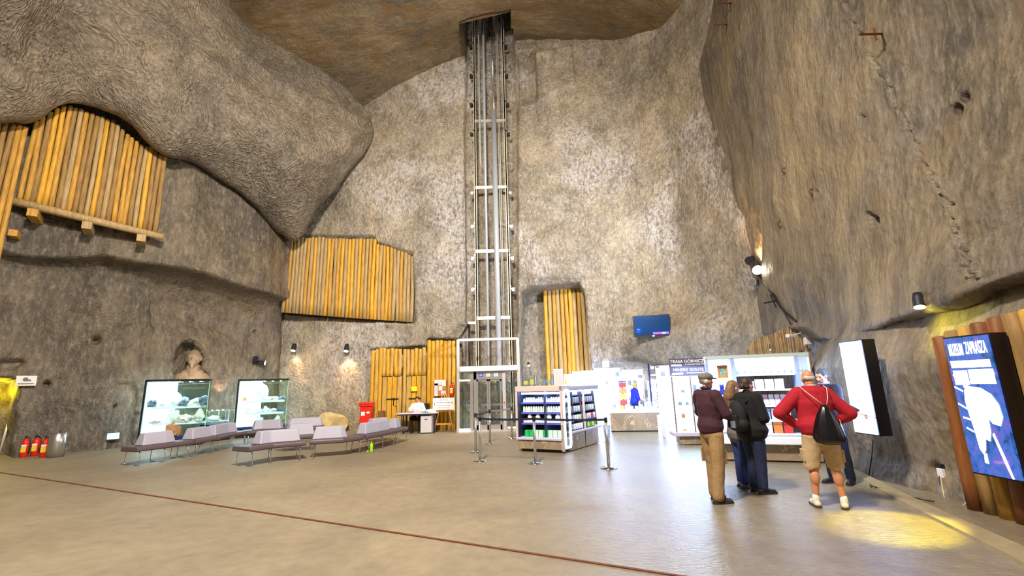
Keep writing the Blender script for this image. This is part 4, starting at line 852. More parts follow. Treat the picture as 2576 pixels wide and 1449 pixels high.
def showcase(px0, Y0, px1, Y1, label, base, top, shelves, items, group, where, panel=.42, dep=.62):
    a = atY(px0, 1060, Y0); b = atY(px1, 1060, Y1); a = Vector((a[0], a[1], 0)); b = Vector((b[0], b[1], 0)); d = (b-a); W = d.length; d.normalize(); rz = math.atan2(d.y, d.x)
    t = thing('showcase', label, 'display case', a, rz); H = top-base
    bx('plinth', (W/2, dep/2, base/2), (W-.1, dep-.1, base), M_case, t); bx('base_frame', (W/2, dep/2, base), (W, dep, .09), mat('case_blue_edge', '1b1f6a', .4), t)
    bx('top_frame', (W/2, dep/2, top), (W+.04, dep+.04, .07), M_case, t); bx('corner_post', (0, .02, base+H/2), (.06, .06, H), M_case, t)
    bx('side_panel', (.05, dep/2, base+H/2), (.02, dep-.08, H-.1), M_lite, t); bx('back_panel', (W*panel/2+.05, dep-.05, base+H/2), (W*panel, .02, H-.1), M_lite, t)
    bx('glass_pane', (W/2, 0, base+H/2), (W-.04, .01, H-.05), M_glassg, t); bx('glass_pane', (W, dep/2, base+H/2), (.01, dep, H-.05), M_glassg, t); bx('glass_pane', (W*.5+W*panel/2, dep, base+H/2), (W*(1-panel), .01, H-.05), M_glassg, t)
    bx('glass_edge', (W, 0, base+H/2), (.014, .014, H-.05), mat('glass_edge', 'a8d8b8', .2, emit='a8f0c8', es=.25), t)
    for z in shelves:
        bm = bmesh.new(); n = 10; A = [(.06, dep-.07)]+[(.06+(W-.16)*i/n, .22-.14*math.sin(PI*i/n)**.7 if 0 < i < n else .22) for i in range(n+1)]+[(W-.1, dep-.07)]
        prism(bm, A, z-.08, z, 'Z'); obj('shelf', bm, M_shelf, t)
    for k in range(5): lt('downlight', [(.001, top-.06), (.03, top-.06), (.03, top-.04), (.001, top-.04)], M_bulb, t, (W*(.15+.17*k), dep*.5, 0), 10)
    for i, (f, z, sw, sh, c, dsc) in enumerate(items):
        p = a + d*(W*f) + Vector((-d.y, d.x, 0))*(dep*(.42+.1*((i*37) % 3-1)))
        mineral((p.x, p.y, z+.004), (sw, sw*.75, sh*.62), c, i+px0, dsc+' in '+where, group)
    lampj_area.append(((a.x+d.x*W/2-d.y*.1, a.y+d.y*W/2+d.x*.3, top-.12), (W*.8), 18))
    return t
lampj_area = []
showcase(354, 15.5, 517, 16.3, 'tall lit glass showcase of minerals before the bust, larger of two', .27, 2.18, (1.31, .78), [
 (.12, 1.31, .15, .24, 'd', 'dark mineral lump at the left end of the top shelf'), (.30, 1.31, .14, .14, 'w', 'low white crystal left of the tall one, top shelf'), (.48, 1.31, .19, .42, 'w', 'tallest white crystal on the top shelf'), (.60, 1.31, .16, .28, 'b', 'blue grey round stone behind the middle of the top shelf'), (.66, 1.31, .12, .12, 'w', 'small white stone on the top shelf right of the tall crystal'), (.78, 1.31, .19, .26, 'w', 'big white lump right on the top shelf'), (.92, 1.31, .16, .36, 'b', 'pointed blue grey stone at the right end of the top shelf'),
 (.18, .78, .2, .09, 'p', 'flat pinkish stone left on the middle shelf'), (.46, .78, .26, .42, 'w', 'white pyramid shaped crystal on the middle shelf'), (.62, .78, .22, .26, 'w', 'broad white stone at the centre of the middle shelf'), (.86, .78, .2, .34, 'w', 'cloudy white crystal right on the middle shelf'), (.95, .78, .08, .1, 'd', 'small dark stone at the right end of the middle shelf'),
 (.12, .32, .12, .12, 'w', 'small white stone on the case floor at left'), (.48, .32, .22, .52, 'o', 'large orange and white crystal on the case floor'), (.6, .32, .07, .12, 'd', 'little dark red stone beside the orange crystal')], 'minerals in the larger showcase', 'the larger showcase', dep=.5)
showcase(591, 18.0, 718, 18.7, 'tall lit glass showcase of minerals beside the rock corner, right of two', .36, 2.18, (1.38, .92), [
 (.12, 1.38, .1, .13, 'o', 'small orange stone left on the top shelf'), (.38, 1.38, .16, .62, 'w', 'tall white stalactite stone on the top shelf'), (.5, 1.38, .15, .60, 'w', 'tall white salt column beside the other, top shelf'), (.62, 1.38, .14, .16, 'w', 'low white stone in the middle of the top shelf'), (.74, 1.38, .16, .14, 'w', 'long white stone right of middle, top shelf'), (.9, 1.38, .14, .14, 'b', 'grey blue stone at the right end, top shelf'),
 (.18, .92, .12, .26, 'w', 'upright white stone left on the middle shelf'), (.42, .92, .16, .16, 'w', 'low white stone on the middle shelf'), (.58, .92, .12, .22, 'w', 'peaked white stone on the middle shelf'), (.72, .92, .14, .14, 'w', 'low white stone right of the peak, middle shelf'), (.88, .92, .15, .16, 'b', 'grey green stone at the right, middle shelf'),
 (.45, .41, .16, .38, 'w', 'white curved crystal on the case floor'), (.82, .41, .13, .34, 'w', 'white stone at the right of the case floor')], 'minerals in the right showcase', 'the right showcase')
a = atY(521, 1060, 17.0); b = atY(588, 1060, 17.8); a = Vector((a[0], a[1], 0)); b = Vector((b[0], b[1], 0)); d = b-a; W = d.length; d.normalize(); t = thing('showcase', 'low glass display case between the two tall showcases', 'display case', a, math.atan2(d.y, d.x))
bx('plinth', (W/2, .3, .3), (W-.1, .56, .6), M_case, t); bx('deck', (W/2, .3, .62), (W, .6, .05), mat('deck_blue', '5d86a8', .4), t)
bx('glass_pane', (W/2, 0, .86), (W, .01, .42), M_glassg, t); bx('glass_pane', (W/2, .6, .86), (W, .01, .42), M_glassg, t); bx('glass_lid', (W/2, .3, 1.07), (W, .6, .01), M_glassg, t); bx('glass_edge', (W/2, 0, 1.075), (W, .012, .012), MATS['glass_edge'], t); bx('glass_edge', (W, 0, .86), (.012, .012, .42), MATS['glass_edge'], t)
for k in range(3): lt('downlight', [(.001, 1.08), (.03, 1.08), (.03, 1.1), (.001, 1.1)], M_bulb, t, (W*(.3+.2*k), .3, 0), 8)
p = a+d*(W*.4)+Vector((-d.y, d.x, 0))*.3; mineral((p.x, p.y, .65), (.3, .18, .16), 'w', 31, 'big flat white salt rock in the low glass case', 'minerals in the low case')
p = a+d*(W*.12)+Vector((-d.y, d.x, 0))*.3; mineral((p.x, p.y, .65), (.10, .12, .10), 'w', 33, 'white knobbly rock at the left end of the low glass case', 'minerals in the low case')
p = a+d*(W*.8)+Vector((-d.y, d.x, 0))*.3; mineral((p.x, p.y, .65), (.13, .1, .04), 'w', 35, 'small flat pale stone at the right in the low glass case', 'minerals in the low case')
# ================================================================ people
SK = mat('skin', 'd79a78', .55); SKR = mat('skin_warm', 'c98a66', .5); SKP = mat('skin_pale', 'e6bba2', .55)
M_eye = mat('eye_dark', '241a16', .3); M_lip = mat('lips', 'a85a4a', .5)
def hand(bm, w, d, n, curl=.5, side=1, s=1.0):
    """w wrist, d towards the fingers, n out of the back of the hand; side gives the thumb's side"""
    d = Vector(d).normalized(); n = Vector(n); n = (n-d*n.dot(d)).normalized(); x = d.cross(n)*side; w = Vector(w)
    for k in (-1, -.33, .33, 1): cap(bm, w+x*.02*k*s+d*.01, w+d*.085*s+x*.027*k*s, .015*s, .0135*s, 8)
    for k, (L, off) in enumerate(((.066, 1.0), (.076, .34), (.070, -.34), (.054, -1.0))):
        p = w+d*.085*s+x*.028*off*s; a = curl*.75
        for j, f in enumerate((.45, .32, .23)):
            dd = (d*math.cos(a)-n*math.sin(a)); q = p+dd*L*f*1.15*s; cap(bm, p, q, .0092*s-.0006*j, .0086*s-.0006*j, 8); p = q; a += curl*.9
    p = w+d*.025*s+x*.026*s; q = p+(x*.75+d*.6-n*.25).normalized()*.035*s; cap(bm, p, q, .012*s, .0105*s, 8); cap(bm, q, q+(x*.35+d*.85-n*.4).normalized()*.03*s, .0105*s, .009*s, 8)
def head_rot(yaw, pitch, roll=0): return Matrix.Rotation(yaw, 4, 'Z') @ Matrix.Rotation(pitch, 4, 'X') @ Matrix.Rotation(roll, 4, 'Y')
def person(label, loc, rz, J, outfit, skin, H=1.76, build=1.0, voxb=.0075):
    """J: joints in metres for a figure facing +Y, standing at the origin"""
    t = thing('person', label, 'person', loc, rz); S = build; V = {k_: Vector(v) for k_, v in J.items() if isinstance(v, (tuple, list)) and len(v) == 3}
    hc = V['head']; HR = head_rot(J.get('yaw', 0), J.get('pitch', 0)); hp = lambda x, y, z: hc + (HR @ Vector((x, y, z)))
    bm = bmesh.new()
    # head: skull, face, jaw, nose, brow, lips, ears
    ell(bm, hp(0, -.012, .028), (.074, .092, .088), HR); ell(bm, hp(0, .026, -.03), (.057, .062, .082), HR); cap(bm, hp(-.03, .045, -.088), hp(.03, .045, -.088), .022, .022, 8)
    cap(bm, hp(0, .083, .008), hp(0, .104, -.028), .009, .015, 8); cap(bm, hp(-.036, .072, .03), hp(.036, .072, .03), .013, .013, 8); cap(bm, hp(-.02, .078, -.058), hp(.02, .078, -.058), .009, .009, 8); cap(bm, hp(0, .07, -.088), hp(0, .076, -.094), .016, .014, 8)
    for s in (-1, 1): ell(bm, hp(s*.077, -.01, -.008), (.010, .020, .032), HR, 2); ell(bm, hp(s*.045, .05, -.02), (.022, .025, .025), HR, 2)
    nk = V['neck']; cap(bm, nk+Vector((0, 0, -.04)), hc+(HR @ Vector((0, -.02, -.07))), .062, .054)
    ch, wa, pe_ = V['chest'], V['waist'], V['pelvis']
    cap(bm, V['shL'], V['shR'], .062, .062, sy=1); cap(bm, ch, wa, .13*S, .115*S, sx=1.15, sy=.8); cap(bm, wa, pe_, .105*S, .11*S, sx=1.15, sy=.8)
    for s in 'LR':
        cap(bm, V['sh'+s], V['el'+s], .05, .04); cap(bm, V['el'+s], V['wr'+s], .041, .027)
        hd = V.get('hd'+s, (V['wr'+s]-V['el'+s])); hn = V.get('hn'+s, Vector((0, 0, 1))); hand(bm, V['wr'+s], hd, hn, J.get('curl'+s, .5), J.get('ts'+s, 1 if s == 'L' else -1))
        sl__ = 1 if outfit['low'].get('short') else .72; cap(bm, V['hi'+s], V['kn'+s], .082*S*sl__, .056*sl__); an = V['an'+s]; k_ = V['kn'+s]; cap(bm, k_, an, .055*sl__*(S if sl__ == 1 else 1), .036); m_ = k_.lerp(an, .33)+Vector((0, -.018, 0)); ell(bm, m_, (.060*sl__, .066*sl__, .115)); f = V['ft'+s]; cap(bm, an+Vector((0, 0, -.02)), an.lerp(f, .9)+Vector((0, 0, -.035)), .04, .03)
    fuse('body', bm, voxb, skin, t, 3)
    for s in (-1, 1): bm = bmesh.new(); ell(bm, hp(s*.028, .073, .012), (.0125, .008, .008), HR, 2); obj('eye', bm, M_eye, t, True)
    bm = bmesh.new(); ell(bm, hp(0, .086, -.058), (.024, .005, .007), HR, 2); obj('mouth', bm, M_lip, t, True)
    # hair
    h = outfit.get('hair')
    if h:
        bm = bmesh.new()
        if h[0] == 'short': ell(bm, hp(0, -.022, .04), (.083, .094, .088), HR); cap(bm, hp(-.055, -.05, -.01), hp(.055, -.05, -.01), .038, .038)
        elif h[0] == 'fringe': cap(bm, hp(-.066, -.03, -.012), hp(.066, -.03, -.012), .017, .017, 10); cap(bm, hp(-.038, -.075, -.02), hp(.038, -.075, -.02), .027, .027, 10); ell(bm, hp(0, -.05, -.005), (.079, .052, .04), HR)
        elif h[0] == 'long':
            ell(bm, hp(0, -.02, .04), (.086, .100, .092), HR); cap(bm, hp(0, -.07, .0), hp(0, -.10, -.14), .075, .085); cap(bm, hp(-.02, -.10, -.14), hp(-.0, -.09, -.30), .085, .05); cap(bm, hp(.065, -.0, .0), hp(.07, .01, -.17), .026, .028); cap(bm, hp(-.065, -.0, .0), hp(-.07, .01, -.17), .026, .028)
        elif h[0] == 'bun': ell(bm, hp(0, -.02, .042), (.085, .10, .09), HR); cap(bm, hp(-.045, -.05, -.01), hp(.045, -.05, -.01), .045, .045); ell(bm, hp(0, -.115, -.01), (.045, .04, .045), HR)
        fuse('hair', bm, .009, h[1], t, 3, .004, 30, (1, 1, .25))
    # upper garment
    top = outfit['top']; g = top.get('g', .018)*S; bm = bmesh.new(); zh = top.get('hem', -.02)
    cap(bm, V['shL'], V['shR'], .070+g*.4, .070+g*.4); cap(bm, ch, wa, .145*S+g, .135*S+g, 16, 1.16, .84); cap(bm, ch+Vector((0, .0, .08)), wa, .12*S+g, .12*S+g, 16, 1.3, .85); cap(bm, wa, pe_+Vector((0, 0, zh+.07)), .135*S+g, .15*S+g+top.get('flare', 0), 20, 1.2, .95)
    if top.get('belly'): ell(bm, wa+Vector((0, .07, .02)), (.16, .13, .17))
    cap(bm, nk+Vector((0, -.01, -.05)), nk+Vector((0, -.01, .02)), .085, .064)
    for s in 'LR':
        e, w_ = V['el'+s], V['wr'+s]; cap(bm, V['sh'+s], e, .062+g, .052+g)
        if top.get('sleeve', 'long') == 'long': cap(bm, e, e.lerp(w_, .93), .052+g, .036+g*.6)
    fuse('jacket' if top.get('kind') == 'jacket' else top.get('name', 'sweater'), bm, .011, top['m'], t, 4, .007, 7, (1, 1, .8))
    if top.get('collar') is not None:
        bm = bmesh.new(); c = nk+Vector((0, -.008, .015)); tube(bm, [c+Vector((.066*math.cos(a), .062*math.sin(a), .012-.012*math.sin(a))) for a in [i*2*PI/16 for i in range(17)]], .019, 8); obj('collar', bm, top['collar'], t, True)
    # trousers
    lo = outfit['low']; g = lo.get('g', .012); bm = bmesh.new(); cap(bm, pe_+Vector((-.05, 0, -.05)), pe_+Vector((.05, 0, -.05)), .105*S+g, .105*S+g); cap(bm, pe_+Vector((0, 0, -.02)), pe_+Vector((0, 0, .06)), .11*S+g, .10*S+g, 16, 1.2, .85)
    for s in 'LR':
        hi, kn, an = V['hi'+s], V['kn'+s], V['an'+s]; cap(bm, hi, kn, .088*S+g, (.064+g+lo.get('fl', 0)*.5) if not lo.get('short') else .07)
        if lo.get('short'): e = kn.lerp(an, .02); cap(bm, hi+Vector(((.015 if s == 'R' else -.015), 0, 0)), e+Vector(((.02 if s == 'R' else -.02), 0, 0)), .098*S, .098, 20)
        else: cap(bm, kn, an+Vector((0, 0, .01)), .062+g+lo.get('fl', 0)*.5, .046+g+lo.get('fl', 0))
    tr_ = fuse('shorts' if lo.get('short') else 'trousers', bm, .011, lo['m'], t, 3, .007, 8, (1, 1, .7))
    if lo.get('short'):
        zc_ = V['knL'].z-.03
        for v in tr_.data.vertices: v.co.z = max(v.co.z, zc_+.015*math.sin(v.co.x*40))
    # shoes
    sh = outfit['shoe']
    for s in 'LR':
        an, f = V['an'+s], V['ft'+s]; d = (f-an); d.z = 0; d.normalize(); a = math.atan2(d.y, d.x); z0 = an.z-.085
        bm = bmesh.new(); c = an.lerp(f, .5); base = Vector((an.x, an.y, z0)); RX = Matrix.Translation(base) @ Matrix.Rotation(a, 4, 'Z')
        cap(bm, (-.035, 0, .04), (.17, 0, .032), .042, .036, 12, 1, 1); cap(bm, (0, 0, .05), (0, 0, .085), .046, .044); cap(bm, (.02, 0, .06), (.12, 0, .04), .04, .034)
        for v in bm.verts: v.co = RX @ Vector((v.co.x, v.co.y, max(v.co.z, .012)))
        o = fuse('shoe', bm, .009, sh[0], t, 3)
        bm = bmesh.new(); pr = [(-.08, -.03), (-.085, .0), (-.08, .03), (-.03, .043), (.08, .048), (.17, .046), (.21, .028), (.22, 0), (.21, -.028), (.17, -.046), (.08, -.048), (-.03, -.043)]; prism(bm, pr, .0, .028, 'Z'); bmesh.ops.transform(bm, matrix=RX, verts=bm.verts[:]); obj('sole', bm, sh[1], o)
        if sh[2]: bm = bmesh.new(); cap(bm, an+Vector((0, 0, -.02)), an+Vector((0, 0, .05)), .047, .043); obj('sock', bm, sh[2], t, True)
    return t
def stand(H=1.76, lean=0.0, feet=((-.10, 0), (.10, 0)), toe=((-.03, .14), (.03, .14)), arms=None, hx=0.0, **kw):
    k = H/1.78; s = math.sin(lean); c = math.cos(lean); P = lambda x, z, y=0: (x*k+hx, (y+s*(z-.95) if z > .95 else y)*k, (.95+c*(z-.95) if z > .95 else z)*k)
    J = dict(head=P(0, 1.665, .02+s*.05), neck=P(0, 1.53), chest=P(0, 1.33), waist=P(0, 1.10, .01), pelvis=P(0, .97), shL=P(-.17, 1.455), shR=P(.17, 1.455), hiL=P(-.09, .90), hiR=P(.09, .90))
    for i, sd in enumerate('LR'):
        fx, fy = feet[i]; an = Vector((fx*k, fy*k, .085)); hi = Vector(J['hi'+sd]); kn = hi.lerp(an, .5)+Vector((0, .02, .02)); J['kn'+sd] = tuple(kn); J['an'+sd] = tuple(an); J['ft'+sd] = (an.x+toe[i][0]*k, an.y+toe[i][1]*k, .03)
    for q_, v in (arms or {}).items(): J[q_] = P(v[0], v[2], v[1]) if q_[:2] in ('el', 'wr') else v
    J.update(kw); return J
M_maroon = mat('maroon_fleece', '3c1a26', .85, 0, .15, 40, .2); M_khaki = mat('khaki_cloth', '9a7c52', .85, 0, .12, 25, .2); M_navyc = mat('navy_panel', '16245a', .7)
M_jean = mat('blue_jeans', '1c2f66', .8, 0, .2, 40, .15); M_jeand = mat('dark_jeans', '14203f', .8, 0, .2, 40, .15); M_greyc = mat('grey_cardigan', '6c6660', .9, 0, .1, 60, .2)
M_blackc = mat('black_knit', '0b0b0f', .9, 0, .1, 60, .2); M_redc = mat('red_sweater', 'a60d22', .85, 0, .08, 60, .2); M_beige = mat('beige_shorts', 'bda27c', .85, 0, .1, 25, .2)
M_navy = mat('navy_suit', '0a122c', .7); M_hairb = mat('hair_brown', '3a261a', .6, 0, .3, 60); M_hairl = mat('hair_light_brown', '7c5c3a', .6, 0, .35, 50, stretch=(3, 3, .3)); M_hairg = mat('hair_grey', 'b9b4ac', .7); M_hairs = mat('hair_salt_grey', '4d5560', .7); M_blond = mat('hair_blond', 'd9b64a', .6, 0, .2, 50)
M_shoeb = mat('shoe_black', '17161a', .5); M_soleb = mat('sole_dark', '2a2624', .7); M_shoew = mat('shoe_cream', 'd9cdb4', .6); M_soleg = mat('sole_brown', '4c3c30', .7)
# --- man in maroon with flat cap: arms folded, facing right
A = dict(elL=(-.27, .06, 1.20), elR=(.27, .06, 1.20), wrL=(.06, .22, 1.22), wrR=(-.07, .21, 1.17))
J = stand(1.80, 0, ((-.12, .05), (.11, -.10)), ((-.04, .15), (.03, .15)), A, hdL=(1, .1, .1), hnL=(0, 1, .3), hdR=(-1, .15, .1), hnR=(0, 1, .2), curlL=.3, curlR=.4)
pm = person('person in maroon fleece, khaki trousers and grey flat cap with folded arms', (2.87, 6.98, 0), math.radians(-72), J, dict(hair=('short', M_hairg), top=dict(m=M_maroon, name='fleece', g=.028, collar=M_navyc), low=dict(m=M_khaki, g=.024, fl=.012), shoe=(mat('shoe_brown', '3c3230', .6), M_soleb, None)), SK)
hc = Vector(J['head']); bm = bmesh.new(); ell(bm, hc+Vector((0, -.01, .055)), (.098, .118, .072)); o = fuse('cap', bm, .009, mat('cap_grey', '6f6a64', .9, 0, .2, 60), pm, 3)
bm = bmesh.new(); ell(bm, hc+Vector((0, .105, .035)), (.075, .075, .012)); obj('cap_brim', bm, MATS['cap_grey'], o, True)
for s in (-1, 1): bm = bmesh.new(); box(bm, (s*.168, .0, .62), (.02, .15, .19), 0, .006); box(bm, (s*.173, .0, .70), (.02, .155, .04), 0, .004); obj('cargo_pocket', bm, M_khaki, pm)
# --- woman with long hair
A = dict(elL=(-.22, .0, 1.17), elR=(.22, .03, 1.17), wrL=(-.12, .18, 1.08), wrR=(.12, .20, 1.12))
J = stand(1.66, 0, ((-.09, .02), (.09, -.06)), ((-.02, .14), (.02, .14)), A, pitch=-.05)
p = fl(1874, 1226)
person('person with long light brown hair, grey cardigan and blue jeans', (p[0], p[1], 0), math.radians(-75), J, dict(hair=('long', M_hairl), top=dict(m=M_greyc, name='cardigan', g=.02, hem=-.14, flare=.02), low=dict(m=M_jean, g=.016), shoe=(mat('shoe_blue_grey', '5d6f8c', .5), M_soleg, None)), SKP, build=.88)
# --- woman in black with backpack
A = dict(elL=(-.24, .0, 1.16), elR=(.25, .02, 1.16), wrL=(-.1, .2, 1.1), wrR=(.08, .22, 1.13))
J = stand(1.70, 0.02, ((-.10, .02), (.10, -.02)), ((-.03, .15), (.03, .15)), A)
p = fl(1903, 1240)
pw = person('person in black sweater and dark jeans carrying a black backpack', (p[0]+.05, p[1], 0), math.radians(-70), J, dict(hair=('bun', M_hairb), top=dict(m=M_blackc, g=.032, hem=-.06, flare=.03), low=dict(m=M_jeand, g=.016, fl=.008), shoe=(M_shoeb, M_soleb, None)), SK, build=1.05)
def backpack(label, loc, rz):
    t = thing('backpack', label, 'backpack', loc, rz); bm = bmesh.new(); ell(bm, (0, 0, 0), (.16, .11, .24)); cap(bm, (-.07, 0, -.12), (.07, 0, -.12), .11, .11); fuse('bag', bm, .012, mat('pack_black', '101014', .8), t, 3, .006, 8)
    bx('front_pocket', (0, -.105, -.08), (.2, .06, .2), MATS['pack_black'], t, bev=.025); bx('reflective_patch', (.03, -.14, -.12), (.09, .012, .1), mat('patch_grey', '7a8290', .5), t)
    for s in (-1, 1): tb('strap', [(s*.09, .09, .2), (s*.10, .16, .25), (s*.11, .26, .2), (s*.12, .27, 0), (s*.10, .12, -.16)], .014, MATS['pack_black'], t, 6)
    tb('zip_pull', [(-.05, -.12, .02), (-.05, -.13, -.04)], .005, mat('zip_yellow', 'c9a23a', .5), t, 6); return t
rz = math.radians(-70); bk = Vector((0, -.24, 1.12)); bk.rotate(Matrix.Rotation(rz, 3, 'Z')); backpack('black backpack on the back of the person in the black sweater', (p[0]+.05+bk.x, p[1]+bk.y, bk.z+.02), rz)
# --- man in red sweater, hands on hips
A = dict(elL=(-.44, -.02, 1.20), elR=(.40, -.04, 1.19), wrL=(-.24, .08, 1.04), wrR=(.22, .10, 1.04))
J = stand(1.80, .10, ((-.15, .02), (.15, -.04)), ((-.0, .15), (.05, .14)), A, yaw=.1, pitch=-.28, hdL=(.7, .6, -.2), hnL=(-.5, -.2, .8), hdR=(-.6, .7, -.1), hnR=(.5, -.2, .8), curlL=.25, curlR=.3)
RZ4 = math.radians(-14)
pr_ = person('person in red sweater and beige shorts, bald with grey hair, hands on hips', (4.14, 6.5, 0), RZ4, J, dict(hair=('fringe', M_hairg), top=dict(m=M_redc, g=.03, belly=True, collar=mat('collar_grey', 'a9a9a4', .7)), low=dict(m=M_beige, g=.03, short=True), shoe=(M_shoew, M_soleg, mat('sock_white', 'e8e4da', .8))), SKR, build=1.16)
kR, kL = Vector(J['knR']), Vector(J['knL']); bx('cargo_pocket', (kR.x+.105, kR.y-.01, kR.z+.14), (.03, .13, .16), M_beige, pr_, 0, .008); bx('cargo_pocket', (kL.x-.105, kL.y, kL.z+.14), (.03, .13, .16), M_beige, pr_, 0, .008)
bm = bmesh.new(); w_ = Vector(J['wrL']).lerp(Vector(J['elL']), .08); lathe(bm, [(.034, -.012), (.038, 0), (.034, .012)], w_, 16, rot_to(Vector(J['wrL'])-Vector(J['elL']), Vector((0, 1, 0)))); obj('watch', bm, M_black, pr_, True)
# drawstring bag
bag = thing('drawstring_bag', 'black drawstring bag with white cords on the red sweater', 'bag', (4.14, 6.5, 0), RZ4); yb = -.235
bm = bmesh.new(); n = 28; lev = [(.03, 1.33, .02), (.05, 1.29, .045), (.10, 1.2, .07), (.145, 1.08, .085), (.175, .97, .095), (.185, .90, .10), (.16, .85, .09), (.10, .825, .05)]
R_ = [[bm.verts.new(((r*(1+.10*math.sin(7*a_)*(1-max(0, (1.05-z))*1.2 if z < 1.05 else 1)))*math.cos(a_)+.05, yb+.04-(1.33-z)*.06+d_*math.sin(a_)*(1+.08*math.sin(9*a_)), z)) for a_ in [i*2*PI/n for i in range(n)]] for r, z, d_ in lev]
for j in range(len(R_)-1):
    for i in range(n): bm.faces.new((R_[j][i], R_[j+1][i], R_[j+1][(i+1) % n], R_[j][(i+1) % n]))
bm.faces.new(R_[0]); bm.faces.new(R_[-1][::-1]); o = obj('sack', bm, mat('satin_black', '0c0c10', .3), bag, True)
for s, tx in ((-1, -.17), (1, .15)): tb('cord', [(.05+s*.02, yb+.01, 1.33), (.05+(tx-.05)*.5, yb+.02, 1.42), (tx*.95, yb+.12, 1.545), (tx*.9, yb+.2, 1.58)], .005, mat('cord_white', 'e6d6c6', .6), bag, 6)
tb('cord', [(.2, yb-.02, .9), (.25, yb+.1, 1.0), (.27, yb+.22, 1.12)], .004, MATS['cord_white'], bag, 6)
# --- presenter in navy, pointing at the light box (his left arm)
RZ5 = math.radians(115)
A = dict(elR=(.24, .0, 1.17), wrR=(.20, .14, .98), elL=(-.36, -.10, 1.30), wrL=(-.58, -.20, 1.18))
p = (5.24, 7.86)
def arm_to(px, py, Y, loc, rz, k=1.0):
    w = Vector(atY(px, py, Y)) - Vector((loc[0], loc[1], 0)); w.rotate(Matrix.Rotation(-rz, 3, 'Z')); return w
J = stand(1.82, .05, ((-.10, -.10), (.10, .02)), ((-.04, .14), (.04, .14)), A, yaw=-.1, pitch=-.32)
el, wr_ = arm_to(2112, 1015, 7.55, p, RZ5), arm_to(2158, 1036, 7.28, p, RZ5); J['elL'], J['wrL'] = tuple(el), tuple(wr_); J['hdL'] = tuple(wr_-el); J['hnL'] = (0, 0, 1); J['curlL'] = .35
pp = person('person in dark navy suit pointing at the white light box', (p[0], p[1], 0), RZ5, J, dict(hair=('short', M_hairs), top=dict(m=M_navy, kind='jacket', g=.022, hem=-.10, collar=mat('collar_lilac', 'a9a4d0', .6)), low=dict(m=mat('navy_trousers', '0e1630', .8), g=.016, fl=.006), shoe=(M_shoeb, M_soleb, None)), SKP)
w2 = wr_+(wr_-el).normalized()*.16; tag_p = w2
pen = Vector(w2); pen2 = pen+(wr_-el).normalized()*.13+Vector((0, 0, .03))
o = tb('pen', [pen-(wr_-el).normalized()*.06, pen2], .005, M_dark, None, 6); o.location = (p[0], p[1], 0); o.rotation_euler = (0, 0, RZ5); tag(o, 'thin dark pen held out towards the white light box', 'pen')
# --- guard at the desk
def seated(k=1.0):
    J = dict(head=(0, .10, 1.23), neck=(0, .06, 1.10), chest=(0, .05, .92), waist=(0, .0, .70), pelvis=(0, -.02, .58), shL=(-.18, .05, 1.03), shR=(.18, .05, 1.03), hiL=(-.10, .0, .55), hiR=(.10, .0, .55), knL=(-.14, .42, .54), knR=(.16, .42, .54), anL=(-.16, .36, .085), anR=(.12, .55, .085), ftL=(-.17, .5, .03), ftR=(.12, .7, .03), elL=(-.28, .16, .84), elR=(.30, .14, .84), wrL=(-.10, .36, .815), wrR=(.16, .38, .815), hdL=(.6, .7, 0), hdR=(-.6, .7, 0), hnL=(0, 0, 1), hnR=(0, 0, 1), curlL=.3, curlR=.3, pitch=-.35)
    return J
J = seated(); gx_ = atY(1045, 1020, YK+.2)[0]
person('person in white shirt sitting at the desk before the yellow doors', (dcx-.12, YK+.50, 0), PI, J, dict(hair=('short', M_hairb), top=dict(m=mat('shirt_white', 'efe6ec', .7), name='shirt', g=.02, hem=.02), low=dict(m=M_blackc, g=.014), shoe=(M_shoeb, M_soleb, None)), SKR, build=1.1, voxb=.01)
# --- shop assistants
J = stand(1.66, .08, arms=dict(elL=(-.24, .04, 1.15), elR=(.24, .06, 1.15), wrL=(-.10, .28, 1.06), wrR=(.1, .3, 1.06)), pitch=-.2); a = atY(1595, 1000, 17.9)
person('person with blond hair and blue shirt behind the shop counter', (a[0], 17.9, 0), math.radians(-80), J, dict(hair=('short', M_blond), top=dict(m=mat('shirt_blue', '1b2bd0', .7), name='shirt', sleeve='short', g=.02), low=dict(m=M_jeand), shoe=(M_shoeb, M_soleb, None)), SKP, voxb=.01)
a = atY(1664, 990, 17.3)
J = stand(1.68, .1, arms=dict(elL=(-.24, .04, 1.15), elR=(.24, .06, 1.15), wrL=(-.10, .28, 1.06), wrR=(.1, .3, 1.06)), pitch=-.2)
person('person with dark blue top half hidden by the white cabinet', (a[0]+.05, 17.3, 0), math.radians(90), J, dict(hair=('short', M_hairb), top=dict(m=mat('shirt_teal_dark', '123a5e', .7), name='shirt', sleeve='short', g=.02), low=dict(m=M_jeand), shoe=(M_shoeb, M_soleb, None)), SKP, voxb=.01)
